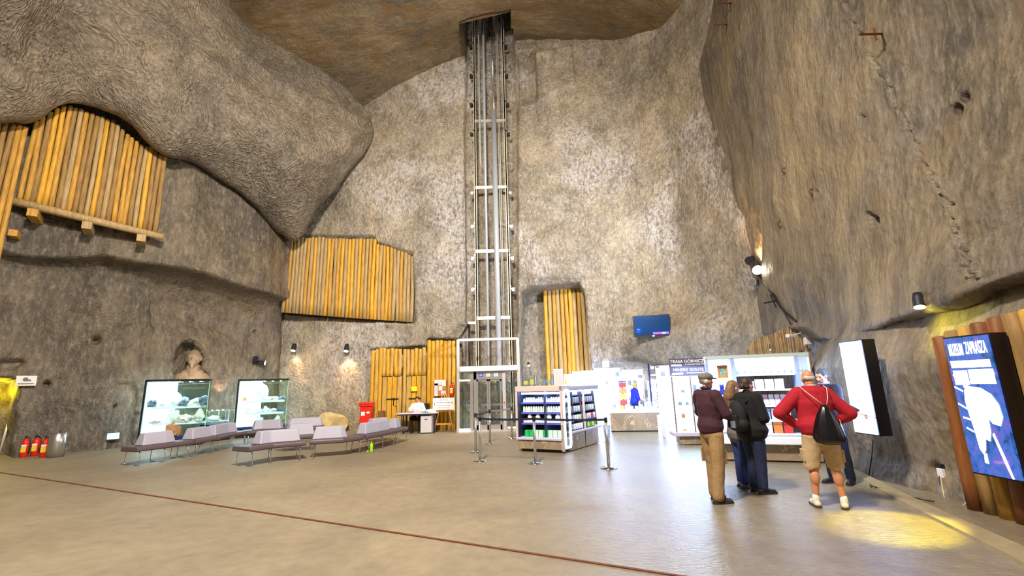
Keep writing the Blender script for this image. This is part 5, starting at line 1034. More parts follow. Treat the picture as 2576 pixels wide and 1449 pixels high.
# ================================================================ SHOP
def marble(name='marble_brown', c='94826a'):
    m, nt, b = nodes_of(name); L = nt.links.new; tc = N(nt, 'ShaderNodeTexCoord')
    n = N(nt, 'ShaderNodeTexNoise', Scale=1.6, Detail=7.0, Distortion=1.4); L(tc.outputs['Object'], n.inputs['Vector'])
    mm = N(nt, 'ShaderNodeMath', operation='SUBTRACT'); L(n.outputs['Fac'], mm.inputs[0]); mm.inputs[1].default_value = .5
    ab = N(nt, 'ShaderNodeMath', operation='ABSOLUTE'); L(mm.outputs[0], ab.inputs[0])
    r = N(nt, 'ShaderNodeMapRange'); r.inputs[1].default_value = 0; r.inputs[2].default_value = .018; r.inputs[3].default_value = .65; r.inputs[4].default_value = 0; L(ab.outputs[0], r.inputs[0])
    r2 = N(nt, 'ShaderNodeMapRange'); r2.inputs[1].default_value = .3; r2.inputs[2].default_value = .7; r2.inputs[3].default_value = .75; r2.inputs[4].default_value = 1.2; L(n.outputs['Fac'], r2.inputs[0])
    m1 = N(nt, 'ShaderNodeMix', data_type='RGBA', blend_type='MULTIPLY'); m1.inputs[0].default_value = 1; m1.inputs[6].default_value = s2l(c)+(1,); L(r2.outputs[0], m1.inputs[7])
    m2 = N(nt, 'ShaderNodeMix', data_type='RGBA'); L(r.outputs[0], m2.inputs[0]); L(m1.outputs[2], m2.inputs[6]); m2.inputs[7].default_value = s2l('d8c7a6')+(1,)
    L(m2.outputs[2], b.inputs['Base Color']); b.inputs['Roughness'].default_value = .3; return m
M_marble = marble()
M_lit = mat('shop_lit_white', 'ffffff', .5, emit='c4d6ff', es=9); M_lit2 = mat('shop_lit_soft', 'ffffff', .5, emit='c8d8ff', es=3); M_wlam = mat('white_laminate', 'eef0f6', .35); M_lil = mat('lilac_trim', 'c9c3dc', .4)  # soft glow also stands for lamplight on worktop, table and cooler frame
M_pk = mat('pinkish_metal', 'e6d2ca', .4, .2); M_dkb = mat('cooler_inside', '2d3650', .5); M_bluet = mat('blue_edge', '3a48b4', .4)
PR = [mat('product_white', 'f2f4f6', .45), mat('product_cream', 'ecdcae', .5), mat('product_mint', 'c4ead4', .5), mat('product_blue', '8fa9dc', .5), mat('product_pink', 'e6b9c4', .5), mat('product_orange', 'e2854a', .5), mat('product_grey', '9aa4b4', .5), mat('product_green', '18b85a', .45), mat('product_red', 'cf3b3b', .5), mat('product_yellow', 'e8cf5a', .5)]
def frame(p0, p1):
    a, b = Vector((p0[0], p0[1], 0)), Vector((p1[0], p1[1], 0)); d = b-a; W = d.length; d.normalize(); n = Vector((-d.y, d.x, 0)); return a, d, n, W, math.atan2(d.y, d.x)
def item(F, x, y, z, s, m, name, label, cat, group, kind='box', tilt=0):
    a, d, n, W, rz = F; p = a+d*x+n*y; bm = bmesh.new()
    if kind == 'box': box(bm, (0, 0, s[2]/2), s, 0, min(s)*.08)
    elif kind == 'jar': lathe(bm, [(.001, 0), (s[0]/2, 0), (s[0]/2, s[2]*.75), (s[0]*.36, s[2]*.86), (s[0]*.4, s[2]), (.001, s[2])], seg=12)
    elif kind == 'bag': rock(bm, (0, 0, 0), (s[0]/2, s[1]/2, s[2]*.62), int(x*100)+int(z*10), 2, .12)
    o = obj(name, bm, m); o.location = (p.x, p.y, z); o.rotation_euler = (tilt, 0, rz); return tag(o, label, cat, group)
# ---- open cooler facing the camera
F = frame((.04, 12.5), (1.2, 11.9)); a, d, n, W, rz = F
t = thing('open_cooler', 'open refrigerated display with four shelves behind the rope barrier', 'cooler', a, rz); D = .75
bx('base_panel', (W/2, D/2, .2), (W-.02, D, .24), M_marble, t); bx('plinth', (W/2, D/2+.05, .04), (W-.14, D-.1, .08), M_black, t); bx('sill', (W/2, D/2-.02, .33), (W, D+.04, .06), M_lil, t, bev=.01)
bx('side_post', (.02, D/2, .95), (.04, D, 1.3), MATS['cooler_inside'], t); bx('front_post', (.0, -.01, .95), (.05, .05, 1.28), M_pk, t); bx('front_post', (W-.02, -.01, .85), (.07, .06, 1.6), M_alu, t); bx('front_post', (W-.02, -.045, 1.1), (.05, .012, .85), M_pk, t)
bx('back_panel', (W/2, D-.02, .95), (W, .04, 1.26), M_dkb, t); bx('header', (W/2, D/2-.02, 1.59), (W+.06, D+.04, .14), M_pk, t, bev=.015); bx('glow_tray', (W/2+.03, .14, 1.47), (W-.2, .2, .05), M_lit, t)
for z in (.70, .97, 1.22): s_ = bx('shelf', (W/2, D/2+.05, z), (W-.14, D*.75, .025), M_wlam, t); bx('price_rail', (W/2, .13, z-.005), (W-.14, .015, .05), mat('price_rail_blue', '5b62c0', .4), s_)
for k in range(16): item(F, .13+k*.072, .2, 1.235, (.062, .062, .13 if k % 5 else .10), PR[0] if k % 4 else PR[2], 'jar', 'small white jar on the top shelf of the open cooler', 'jar', 'white jars on the top cooler shelf', 'jar')
for k in range(16): item(F, .12+k*.072, .2, .985, (.064, .064, .15), PR[0] if k % 3 else PR[2], 'bottle', 'white bottle on the middle shelf of the open cooler', 'bottle', 'white bottles on the middle cooler shelf', 'jar')
for k in range(12): item(F, .16+k*.096, .19, .714, (.09, .1, .10), PR[0], 'food_pack', 'low white pack on the third shelf of the open cooler', 'packet', 'white packs on the third cooler shelf')
for k, x in enumerate((.28, .52, .84, 1.08)): item(F, x, .2, .815, (.13, .1, .13), PR[0], 'bag_of_food', 'white knotted bag lying on top of the low packs in the cooler', 'bag', 'white bags on the third cooler shelf', 'bag')
for k in range(8):
    item(F, .2+k*.135, .2, .36, (.12, .12, .17), PR[7] if k in (0, 1, 4) else PR[2], 'green_box', ('bright green pack on the bottom shelf of the open cooler' if k in (0, 1, 4) else 'pale green pack on the bottom shelf of the open cooler'), 'box', ('bright green packs at the cooler bottom' if k in (0, 1, 4) else 'pale green packs at the cooler bottom'))
# ---- side unit with two bays and a curved glass end
F2 = frame((1.22, 11.93), (2.52, 13.98)); a, d, n, W2, rz2 = F2
t = thing('open_cooler', 'long side cooler with two open bays and rounded glass end', 'cooler', a, rz2); D2 = .55
bx('base_panel', (W2*.24+.2, D2/2, .22), (W2*.37, D2, .4), M_marble, t); bx('base_panel', (W2*.72, D2/2, .22), (W2*.37, D2, .4), M_marble, t); bx('plinth', (W2/2, D2/2+.05, .02), (W2-.2, D2-.1, .04), M_black, t)
bx('sill', (W2*.55, D2/2-.03, .46), (W2*.83, D2+.06, .05), M_lil, t, bev=.01); bx('back_panel', (W2/2, D2, .95), (W2, .03, 1.2), M_dkb, t)
bm = bmesh.new(); pts = [(.02, -.0, .06), (.02, 0, 1.5)]; 
ring = [(.05, .12), (.3, .12), (.34, .2), (.34, 1.45), (.3, 1.52), (.05, 1.52), (.03, 1.45), (.03, .2)]
tube(bm, [(x, -.01, z) for x, z in ring]+[(ring[0][0], -.01, ring[0][1])], .03, 8); obj('end_frame', bm, M_lit2, t, True)
bx('end_glass', (.19, 0, .82), (.28, .01, 1.35), M_glassg, t); bx('divider', (W2*.17, .03, 1.0), (.03, .06, 1.1), M_wlam, t); bx('divider', (W2*.55, .03, 1.0), (.03, .06, 1.1), M_pk, t)
bm = bmesh.new(); prism(bm, [(-.02, 0), (D2, 0), (D2, 1.6), (.02, 1.6), (-.02, 1.0), (-.06, .4), (-.1, .02)], W2-.06, W2, 'X'); obj('end_cheek', bm, M_lit2, t)
bx('header', (W2*.55, D2/2, 1.58), (W2*.9, D2, .12), M_lil, t, bev=.02); bx('glass_top', (W2*.15, D2/2, 1.62), (W2*.3, D2, .02), M_glassg, t)
for b_, (x0, x1) in enumerate(((.19, .52), (.58, .92))):
    bm = bmesh.new(); prism(bm, [(.02, .5), (D2-.05, .5), (D2-.05, 1.5), (.1, 1.5)], W2*x1-.02, W2*x1, 'X'); obj('bay_side', bm, mat('bay_grey', '59667a', .5), t)
    bx('glow_tray', (W2*(x0+x1)/2, .1, 1.5), (W2*(x1-x0)-.06, .1, .03), M_lit, t)  # glowing strip added to brighten the cartons in each bay
    for zi, (z, dp) in enumerate(((.50, .02), (.72, .05), (.95, .08), (1.18, .11), (1.38, .14))):
        if zi: bx('shelf', (W2*(x0+x1)/2, dp+.13, z), (W2*(x1-x0)-.04, .3, .02), MATS['price_rail_blue'], t)
        for k in range(5):
            mm = PR[0] if (k+zi+b_) % 5 else PR[2]; nm = 'carton'
            lab = 'white carton in the %s bay of the side cooler, %s shelf' % (('near', 'far')[b_], ('bottom', 'second', 'third', 'fourth', 'top')[zi]); gp = lab.replace('white carton', 'cartons')
            if b_ and zi == 0: mm = PR[9] if k % 2 else PR[7]; lab = 'green and yellow juice bottle at the bottom of the far cooler bay'; gp = 'juice bottles in the far bay'; nm = 'juice_bottle'
            if b_ and zi == 1 and k == 3: mm = PR[8]; lab = 'single red carton in the far bay of the side cooler'; gp = None
            o = item(F2, W2*x0+.08+k*(W2*(x1-x0)-.12)/4.6, dp+.04, z+.012, (.08, .1, .14 if zi < 4 else .1), mm, nm, lab, 'bottle' if 'juice' in nm else 'carton', gp, 'jar' if 'juice' in nm else 'box')
# glass cases standing on and behind the cooler, seen over its top
def unit(px0, px1, Y, ytop, label, m, rows, glassy=False, z0=0.0, dep=.4, boxes=None, base=None, cat='shelf unit', group=None, what='box'):
    x0, x1 = atY(px0, 980, Y)[0], atY(px1, 980, Y)[0]; zt = float(atY((px0+px1)/2, ytop, Y)[2]); W = x1-x0; H = zt-z0
    t = thing('shelf_unit' if not glassy else 'glass_cabinet', label, cat, (x0, Y, z0))
    if glassy:
        bx('glass_front', (W/2, 0, H/2), (W, .01, H), M_glass, t); bx('base', (W/2, dep/2, .3), (W, dep, .6), M_wlam, t)
        for x in (0, W): tb('corner_post', [(x, 0, 0), (x, 0, H)], .015, M_chrome, t, 6)
        bx('top', (W/2, dep/2, H), (W+.02, dep, .02), M_glassg, t)
    else:
        bx('back_panel', (W/2, dep, H/2), (W, .03, H), m, t); bx('top', (W/2, dep/2, H), (W, dep+.04, .05), M_wlam, t)
        for x in (.015, W-.015): bx('side_panel', (x, dep/2, H/2), (.03, dep, H), M_wlam, t)
    zs = np.linspace(.75, H-.32, rows) if rows else []
    for i, z in enumerate(zs):
        bx('shelf', (W/2, dep/2, z), (W-.04, dep-.02, .02), M_wlam if not glassy else M_glass, t); nb_ = max(2, int(W/.2))
        for k in range(nb_):
            c = boxes[(i*3+k*2+int(px0)) % len(boxes)] if boxes else 0
            s_ = (W/nb_*.62, .14, random.uniform(.1, .2))
            lb = '%s %s %s, %s' % ({0: 'white', 1: 'cream', 2: 'mint', 3: 'blue', 4: 'pink', 5: 'orange', 6: 'grey', 8: 'red', 9: 'yellow'}[c], what, ('on lowest shelf', 'on middle shelf', 'on upper shelf', 'on top shelf')[min(3, int(i*4/rows))], label.split(',')[0])
            p_ = (x0+W*(k+.5)/nb_, Y+dep*.35, z0+z+.012); bm = bmesh.new(); box(bm, (0, 0, s_[2]/2), s_, random.uniform(-.1, .1), .008); o = obj('souvenir_box', bm, PR[c]); o.location = p_; tag(o, lb, 'box', lb+', alike')
    return t
unit(1316, 1346, 15.6, 944, 'narrow glass cabinet behind the cooler beside the lift', M_lit2, 2, True, boxes=[0, 9])
unit(1352, 1371, 15.4, 945, 'glass cabinet with a tan box', M_lit2, 1, True, boxes=[1])
unit(1374, 1393, 15.0, 942, 'glass cabinet with blue boxes', M_lit2, 3, True, boxes=[3, 0, 6])
t = unit(1394, 1418, 15.8, 930, 'plain pinkish pillar cabinet', M_lit2, 0); bx('front_panel', (.16, 0, 1.1), (.33, .02, 2.2), M_pk, t)
unit(1420, 1442, 16.3, 943, 'low unit of yellow packs', M_lit, 3, boxes=[1, 0, 9, 1])
unit(1441, 1462, 17.4, 936, 'unit with two blue cups on top', M_lit, 3, boxes=[0, 3, 0])
unit(1464, 1494, 17.6, 934, 'white unit right of the cups unit', M_lit, 4, boxes=[0, 0, 3, 0])
unit(1496, 1563, 17.9, 927, 'tallest white shop unit, under the white cube sign', M_lit, 5, boxes=[0, 0, 4, 0, 3, 0, 0])
unit(1566, 1621, 18.2, 931, 'wide white unit behind the blond assistant', M_lit, 5, boxes=[0, 0, 3, 0, 6, 0, 0])
unit(1637, 1664, 18.0, 954, 'low white unit left of the corner cabinet', M_lit, 3, boxes=[0, 6, 0])
unit(1664, 1702, 14.6, 921, 'white framed corner cabinet left of the text sign', M_lit, 4, boxes=[0, 3, 0, 6, 0])
# postcard rack
xr = atY(1567, 985, 17.3); rk = thing('postcard_rack', 'narrow rack of orange and red cards behind the counter', 'rack', (xr[0], 17.3, 0)); tb('pole', [(0, .05, 0), (0, .05, 1.75)], .02, M_dark, rk, 6)
for k in range(5): bx('card_row', (0, -.0, .75+k*.21), (.26, .03, .18), (PR[5], PR[8], PR[9], PR[5], PR[8])[k], rk)
bx('crown', (0, 0, 1.72), (.28, .04, .05), M_bluet, rk)
# cube sign and small arm lamps on the tall unit
xa = atY(1525, 916, 17.9); cs = thing('cube_sign', 'small white cube sign with a round purple mark above the shop', 'sign', (xa[0], 18.0, xa[2])); bx('cube', (0, 0, 0), (.22, .2, .25), mat('sign_white_lit', 'ffffff', .5, emit='f4f0ff', es=.8), cs); bx('foot', (0, 0, -.15), (.2, .18, .05), mat('dark_purple', '2c1f4e', .5), cs)
bm = bmesh.new(); tube(bm, [(.035*math.cos(a_), -.105, .03+.035*math.sin(a_)) for a_ in [i*2*PI/14 for i in range(15)]], .008, 5); box(bm, (0, -.104, .03), (.02, .005, .03)); box(bm, (0, -.104, -.05), (.08, .005, .012)); obj('mark', bm, mat('purple_print', '8a6cc8', .5), cs)
for px, lab in ((1503, 'small arm lamp left of the white cube sign'), (1555, 'small arm lamp right of the white cube sign')):
    q = atY(px, 919, 17.9); al = thing('arm_lamp', lab, 'lamp', (q[0], 17.95, q[2]-.12)); tb('arm', [(0, 0, -.02), (0, -.02, .12)], .012, M_chrome, al, 6); lt('head', [(.001, 0), (.03, 0), (.05, .06), (.001, .06)], M_chrome, al, (0, -.04, .1), 12)
# tall lamp head shapes near the low unit
q = atY(1633, 940, 17.2); sl_ = thing('standing_spot', 'dark post with two white lamp heads right of the shop shelves', 'lamp', (q[0], 17.2, 0)); tb('post', [(0, 0, 0), (0, 0, 2.35)], .03, mat('post_indigo', '2a2a6a', .4), sl_, 8)
lt('head', [(.001, -.06), (.07, -.06), (.08, .05), (.001, .05)], M_wlam, sl_, (.14, 0, 2.2), 14); lt('head', [(.001, -.03), (.13, -.03), (.12, .03), (.001, .03)], M_wlam, sl_, (.18, 0, 1.92), 14)
# ---- counter
F = frame(fl(1538, 1087), fl(1702, 1085)); a, d, n, W, rz = F; t = thing('shop_counter', 'long marble fronted shop counter with bright white top', 'counter', a, rz)
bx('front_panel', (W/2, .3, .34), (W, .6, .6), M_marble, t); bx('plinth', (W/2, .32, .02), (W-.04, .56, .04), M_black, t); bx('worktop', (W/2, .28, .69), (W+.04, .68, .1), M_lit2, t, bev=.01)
bx('glass_screen', (W/2, -.02, .87), (W-.05, .01, .26), M_glassg, t); bx('glass_shelf', (W/2, .15, 1.0), (W-.05, .34, .012), M_glassg, t)
for k in range(13):
    c = (2, 0, 9, 2, 0, 2, 1, 0, 2, 2, 0, 1, 0)[k]; item(F, .12+k*(W-.24)/12, .12, .745, (.11, .1, .12+.05*(k % 3 == 0)), PR[c], 'counter_box', {0: 'white box under the glass of the shop counter', 1: 'cream box under the glass of the shop counter', 2: 'mint green box under the glass of the shop counter', 9: 'yellow box under the glass of the shop counter'}[c], 'box', None if c == 9 else 'small boxes in the counter glass, '+('white', 'cream', 'mint')[c])
p = fl(1520, 1108); t = thing('basket', 'grey plastic basket between the cooler and the counter', 'basket', (p[0]+.08, p[1]+.1, 0)); bm = bmesh.new(); lathe(bm, [(.13, 0), (.18, .4), (.19, .42), (.17, .42), (.12, .02)], seg=4, rot=Matrix.Rotation(PI/4, 4, 'Z')); obj('body', bm, mat('basket_grey', '8d9fb6', .5), t)
for z in (.12, .2, .28): bx('slot_row', (0, -.108-.05*z, z), (.16, .02, .02), mat('basket_slot', '5b6c84', .6), t)
# food tray heap right of the counter
p = atY(1690, 1058, 15.2); bm = bmesh.new(); rock(bm, (0, 0, 0), (.28, .2, .12), 3, 2, .25); o = obj('packet_heap', bm, PR[5]); o.location = (p[0], p[1], .62); tag(o, 'heap of orange and white packets on the table right of the counter', 'packets', kind='stuff')
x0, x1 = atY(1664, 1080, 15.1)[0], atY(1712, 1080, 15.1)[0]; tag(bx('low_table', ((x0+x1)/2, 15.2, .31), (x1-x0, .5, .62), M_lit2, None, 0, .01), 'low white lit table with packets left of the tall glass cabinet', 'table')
# ---- glass cabinet with the dark text sign
F = frame(fl(1706, 1120), fl(1806, 1119)); a, d, n, W, rz = F; t = thing('glass_cabinet', 'tall double glass cabinet on a marble base under the dark text sign', 'cabinet', a, rz)
bx('base_panel', (W/2+.03, .25, .13), (W-.06, .46, .22), M_marble, t); bx('ledge', (W/2-.02, .22, .28), (W+.16, .6, .1), M_lil, t, bev=.01); bx('back_panel', (W/2, .48, 1.05), (W, .03, 1.5), M_lit, t)
for x in (0, W*.48, W): bx('frame_post', (x, .0, 1.06), (.035, .04, 1.5), mat('frame_brown', '8d7a76', .4, .4), t)
bx('top', (W/2, .24, 1.8), (W+.02, .5, .05), M_wlam, t); bx('glass_door', (W*.24, -.01, 1.05), (W*.46, .01, 1.44), M_glass, t); bx('glass_door', (W*.73, -.01, 1.05), (W*.46, .01, 1.44), M_glass, t)
for z in (.68, 1.02, 1.36): bx('shelf', (W/2, .25, z), (W-.04, .42, .012), M_glassg, t)
for i, (x, z, c, h_, lab) in enumerate(((.25, .35, 5, .04, 'flat orange object at the bottom left of the double glass cabinet'), (.25, .69, 5, .12, 'orange figure on the lower left shelf of the double cabinet'), (.2, 1.03, 6, .1, 'small grey figure on the middle left shelf of the double cabinet'), (.38, 1.03, 6, .08, 'second grey figure right on the middle left shelf'), (.3, 1.37, 6, .08, 'grey ring shaped object on the top left shelf of the double cabinet'), (.62, 1.37, 3, .2, 'blue figure on the top right shelf of the double cabinet'), (.66, 1.03, 6, .22, 'grey statuette on the middle right shelf of the double cabinet'), (.7, .35, 8, .05, 'red object at the bottom right of the double cabinet'))):
    item(F, x*W, .2, z, (.1, .08, h_), PR[c], 'figurine', lab, 'figurine', None, 'jar' if h_ > .06 else 'box')
ts = thing('text_sign', 'dark grey sign with white lines TRASA GÓRNICZA and MINERS ROUTE', 'sign', a, rz); M_sgn = mat('sign_grey', '5d5870', .5); M_st = mat('sign_letters', 'ffffff', .5, emit='ffffff', es=.35)
bx('panel', (W/2-.02, .02, 2.07), (W+.02, .03, .46), M_sgn, ts)
RX_ = lambda x, z: Matrix.Translation((x, .0, z)) @ Matrix.Rotation(PI/2, 4, 'X')
SF = None
text('lettering', 'TRASA GÓRNICZA', .115, M_st, RX_(W/2-.02, 2.215), ts, .002, bold=False, sx=1.0); text('lettering', 'W PROMOCYJNEJ CENIE', .052, M_st, RX_(W*.66, 2.13), ts, .002, sx=1.0)
text('lettering', "MINERS' ROUTE", .115, M_st, RX_(W/2-.04, 1.985), ts, .002, bold=False, sx=1.0); text('lettering', 'AT PROMOTIONAL PRICE', .048, M_st, RX_(W*.66, 1.895), ts, .002, sx=.95)
bx('pale_strip', (W*.16, .0, 2.115), (W*.28, .006, .05), mat('strip_pale', 'dcdce8', .5), ts); bx('pale_strip', (W*.17, .0, 1.885), (W*.3, .006, .05), MATS['strip_pale'], ts)
# ---- big lit display cabinet
F = frame((4.28, 10.28), (6.16, 9.62)); a, d, n, W, rz = F; t = thing('display_cabinet', 'big brightly lit shop cabinet on marble base behind the tourists', 'cabinet', a, rz); D = .5
xx = lambda px: (atY(px, 1030, 9.95)[0]-a.x)/d.x
bx('base_panel', (W/2+.04, D/2, .19), (W-.1, D-.06, .32), M_marble, t); bx('plinth', (W/2, D/2+.03, .015), (W-.2, D-.1, .03), M_black, t); bx('ledge', (W/2, D/2-.07, .43), (W+.04, D+.14, .14), M_wlam, t, bev=.015)
bx('back_panel', (W*.5, D-.02, 1.35), (W, .03, 1.7), mat('cab_back', 'a89a90', .6), t); bx('top', (W/2, D/2, 2.17), (W+.02, D, .08), mat('cab_top', 'b5c4c0', .5), t)
cA, cB, cC, cD = 0.02, xx(1866), xx(2003), W-.02
for x, w_ in ((cA, .05), (cB, .08), (cC, .07), (cD, .05)): bx('upright', (x, D/2, 1.32), (w_, D, 1.66), mat('upright_blue', 'a3b6ea', .4), t)
bx('light_panel', ((cA+cB)/2, D-.06, 1.7), (cB-cA-.06, .02, .8), M_lit, t); bx('light_panel', ((cB+cC)/2, D-.06, 1.95), (cC-cB-.1, .02, .34), M_lit, t); bx('light_strip', ((cB+cC)/2, .03, 2.1), (cC-cB-.06, .05, .07), M_lit, t)
bx('door_panel', ((cC+cD)/2+.01, .02, 1.32), (cD-cC-.04, .03, 1.62), mat('whiteboard_blue', 'b6cbe0', .35, emit='a9c4e0', es=.12), t); bx('edge_light', (cD+.01, -.01, 1.5), (.015, .015, 1.2), M_lit, t)
bm = bmesh.new(); sc0 = ((cC+cD)/2, 0, 1.82)
for k in range(6): tube(bm, [(sc0[0]-.1+.035*k, .0, sc0[2]+.03*math.sin(k*2)), (sc0[0]-.085+.035*k, .0, sc0[2]+.02+.02*math.cos(k*3))], .003, 5)
obj('handwriting', bm, M_dark, t)
for i, z in enumerate((1.78, 1.46, 1.13, .83, .55)):
    s_ = bx('shelf', ((cB+cC)/2, D/2, z), (cC-cB-.08, D-.06, .02), M_wlam, t); bx('shelf_light', ((cB+cC)/2, .08, z-.02), (cC-cB-.1, .03, .015), M_lit2, s_)
    if i not in (0,):
        for k in range(22): bx('pole_slat', (cB+.06+(cC-cB-.12)*k/21, D-.05, z+.22), (.018, .015, .26), M_log[1] if k % 2 else M_log[2], t) if i in (1, 2) else None
for k in range(9): item(F, cB+.1+k*(cC-cB-.2)/8, .2, 1.79, (.085, .07, .20 if k % 3 else .17), PR[0], 'gift_box', 'white gift box on the top shelf of the big lit cabinet', 'box', 'white boxes on the top cabinet shelf')
for k in range(9): item(F, cB+.1+k*(cC-cB-.2)/8, .1, 1.79, (.05, .04, .07), PR[6], 'trinket', 'tiny grey trinket in front of the white boxes, top cabinet shelf', 'trinket', 'trinkets on the top cabinet shelf', 'jar')
for k, w_ in enumerate((.17, .17, .17, .17)): item(F, cB+.3+k*.19, .16, 1.47, (w_, .1, .21 if k else .17), PR[0], 'picture_box', 'wide white box with faint print on the second shelf of the big cabinet', 'box', 'wide white boxes on the second cabinet shelf')
item(F, cB+.2, .16, 1.47, (.06, .05, .24), mat('bottle_dark', '35424e', .4), 'dark_figurine', 'small dark figurine at the left of the second cabinet shelf', 'figurine', None, 'jar')
for k in range(8): item(F, cB+.12+k*.115, .16, 1.14, (.095, .02, .11), PR[(0, 4, 0, 3, 0, 0, 4, 6)[k]], 'magnet_card', 'card of small pictures on the third shelf, front row %s' % ('left' if k < 4 else 'right'), 'card', 'picture cards on the third shelf, %s' % ('left' if k < 4 else 'right'))
for k in range(8): item(F, cB+.12+k*.115, .26, 1.14, (.095, .02, .21), PR[(0, 0, 3, 0, 4, 0, 0, 0)[k]], 'magnet_card', 'tall picture card behind the row of cards on the third shelf, %s' % ('left' if k < 4 else 'right'), 'card', 'tall picture cards on the third shelf, %s' % ('left' if k < 4 else 'right'))
for k in range(5): item(F, cB+.16+k*.19, .17, .84, (.165, .05, .22), PR[(0, 0, 3, 0, 0)[k]], 'picture_book', 'upright picture book on the fourth shelf of the big cabinet', 'book', 'picture books on the fourth cabinet shelf')
for k in range(5): item(F, cB+.16+k*.19, .14, .56, (.165, .04, .24), PR[(0, 0, 0, 5, 8)[k]], 'guide_book', ('white guide book on the bottom shelf of the big cabinet' if k < 3 else ('orange guide book on the bottom cabinet shelf' if k == 3 else 'red guide book on the bottom cabinet shelf')), 'book', 'guide books on the bottom cabinet shelf' if k < 3 else None)
# left column: framed picture and plush toys
z = 1.72; bx('shelf', ((cA+cB)/2, D/2, z), (cB-cA-.06, D-.06, .02), M_wlam, t); bx('shelf', ((cA+cB)/2, D/2, 1.15), (cB-cA-.06, D-.06, .02), M_wlam, t); bx('light_panel', ((cA+cB)/2, D-.06, .85), (cB-cA-.06, .02, .6), M_lit2, t)
fr = thing('framed_picture', 'orange framed colourful picture leaning in the cabinet left column', 'picture', a+d*((cA+cB)/2+.06)+n*.2+Vector((0, 0, z+.01)), rz)
for c, s_ in (((0, 0, .02), (.2, .03, .04)), ((0, 0, .26), (.2, .03, .04)), ((-.09, 0, .14), (.03, .03, .28)), ((.09, 0, .14), (.03, .03, .28))): bx('frame_bar', c, s_, mat('frame_orange', 'e07a1e', .5), fr)
bx('picture', (0, .01, .14), (.17, .01, .22), mat('picture_mixed', '7fa08a', .6, 0, .6, 18), fr)
def plush(x, z, s, m1, m2, lab):
    p_ = a+d*x+n*.16; t_ = thing('plush_toy', lab, 'toy', (p_.x, p_.y, z), rz); bm = bmesh.new(); ell(bm, (0, 0, s*.45), (s*.36, s*.3, s*.45)); ell(bm, (0, -.02, s*1.05), (s*.3, s*.28, s*.28)); cap(bm, (-s*.3, -.02, s*.5), (-s*.45, -.05, s*.25), s*.1, s*.09, 8); cap(bm, (s*.3, -.02, s*.5), (s*.45, -.05, s*.25), s*.1, s*.09, 8); cap(bm, (-s*.18, -.05, s*.1), (-s*.25, -.2, s*.08), s*.12, s*.11, 8); cap(bm, (s*.18, -.05, s*.1), (s*.25, -.2, s*.08), s*.12, s*.11, 8)
    for sg in (-1, 1): ell(bm, (sg*s*.2, 0, s*1.3), (s*.1, s*.06, s*.12), None, 2)
    fuse('body', bm, .012, m1, t_, 2); ell_ = bmesh.new(); ell(ell_, (0, -s*.29, s*1.0), (s*.13, s*.08, s*.1), None, 2); obj('muzzle', ell_, m2, t_, True)
plush((cA+cB)/2-.1, 1.165, .19, PR[0], PR[0], 'white plush toy at the left in the cabinet left column'); plush((cA+cB)/2-.0, 1.36, .17, mat('plush_blue', '2b3aa8', .8), PR[0], 'dark blue plush toy above the others in the left column'); plush((cA+cB)/2+.11, 1.165, .19, mat('plush_green', '8fd23a', .8), PR[5], 'lime green plush toy at the right in the left column'); plush((cA+cB)/2+.12, 1.45, .14, PR[0], PR[5], 'small white and orange plush toy high in the left column')
bx('toy_shelf', ((cA+cB)/2, D/2, 1.35), (cB-cA-.06, D-.1, .012), M_glassg, t)
# ================================================================ light boxes on the right wall
def lbox(x, ya, yb, za, zb, label, m, depth, xb):
    t = thing('light_box', label, 'light box', (x, ya, za)); L = ya-yb; H = zb-za
    bx('case', (depth/2+.01, -L/2, H/2), (depth, L, H), M_case, t); bx('screen', (0, -L/2, H/2), (.02, L-.04, H-.04), m, t); return t
M_scr = mat('screen_white_glow', 'ffffff', .4, emit='a4bdff', es=14)
lbox(5.5, 7.72, 7.22, .79, 2.26, 'white glowing light box with black sides on the right rock wall', M_scr, .2, 6.1)
def poster():
    m, nt, b = nodes_of('poster_glow'); L = nt.links.new; tc = N(nt, 'ShaderNodeTexCoord'); sx = N(nt, 'ShaderNodeSeparateXYZ'); L(tc.outputs['Object'], sx.inputs[0])
    n = N(nt, 'ShaderNodeTexNoise', Scale=5.5, Detail=4.0, Distortion=1.2); mp = N(nt, 'ShaderNodeMapping'); mp.inputs['Scale'].default_value = (1, 1.6, 1); L(tc.outputs['Object'], mp.inputs[0]); L(mp.outputs[0], n.inputs['Vector'])
    cr = N(nt, 'ShaderNodeValToRGB'); L(n.outputs['Fac'], cr.inputs[0]); e = cr.color_ramp.elements; e[0].position = .3; e[0].color = s2l('12275e')+(1,); e[1].position = .75; e[1].color = s2l('8f86dc')+(1,)
    for p_, c_ in ((.45, '2c5ea8'), (.56, '4560b8'), (.65, '6a4fa6')): k = e.new(p_); k.color = s2l(c_)+(1,)
    L(cr.outputs[0], b.inputs['Emission Color']); b.inputs['Emission Strength'].default_value = 1.3; b.inputs['Base Color'].default_value = (.02, .03, .08, 1); b.inputs['Roughness'].default_value = .25; return m
px_, ya, yb, za, zb = 5.45, 5.80, 5.22, .52, 2.14; L_ = ya-yb; H_ = zb-za
t = lbox(px_, ya, yb, za, zb, 'blue poster light box with white headline at the right edge', poster(), .19, 6.0)
M_pw = mat('poster_white', 'ffffff', .4, emit='f0f4ff', es=3.5); M_pp = mat('poster_pink', 'ffffff', .4, emit='f0b8f4', es=1.3)
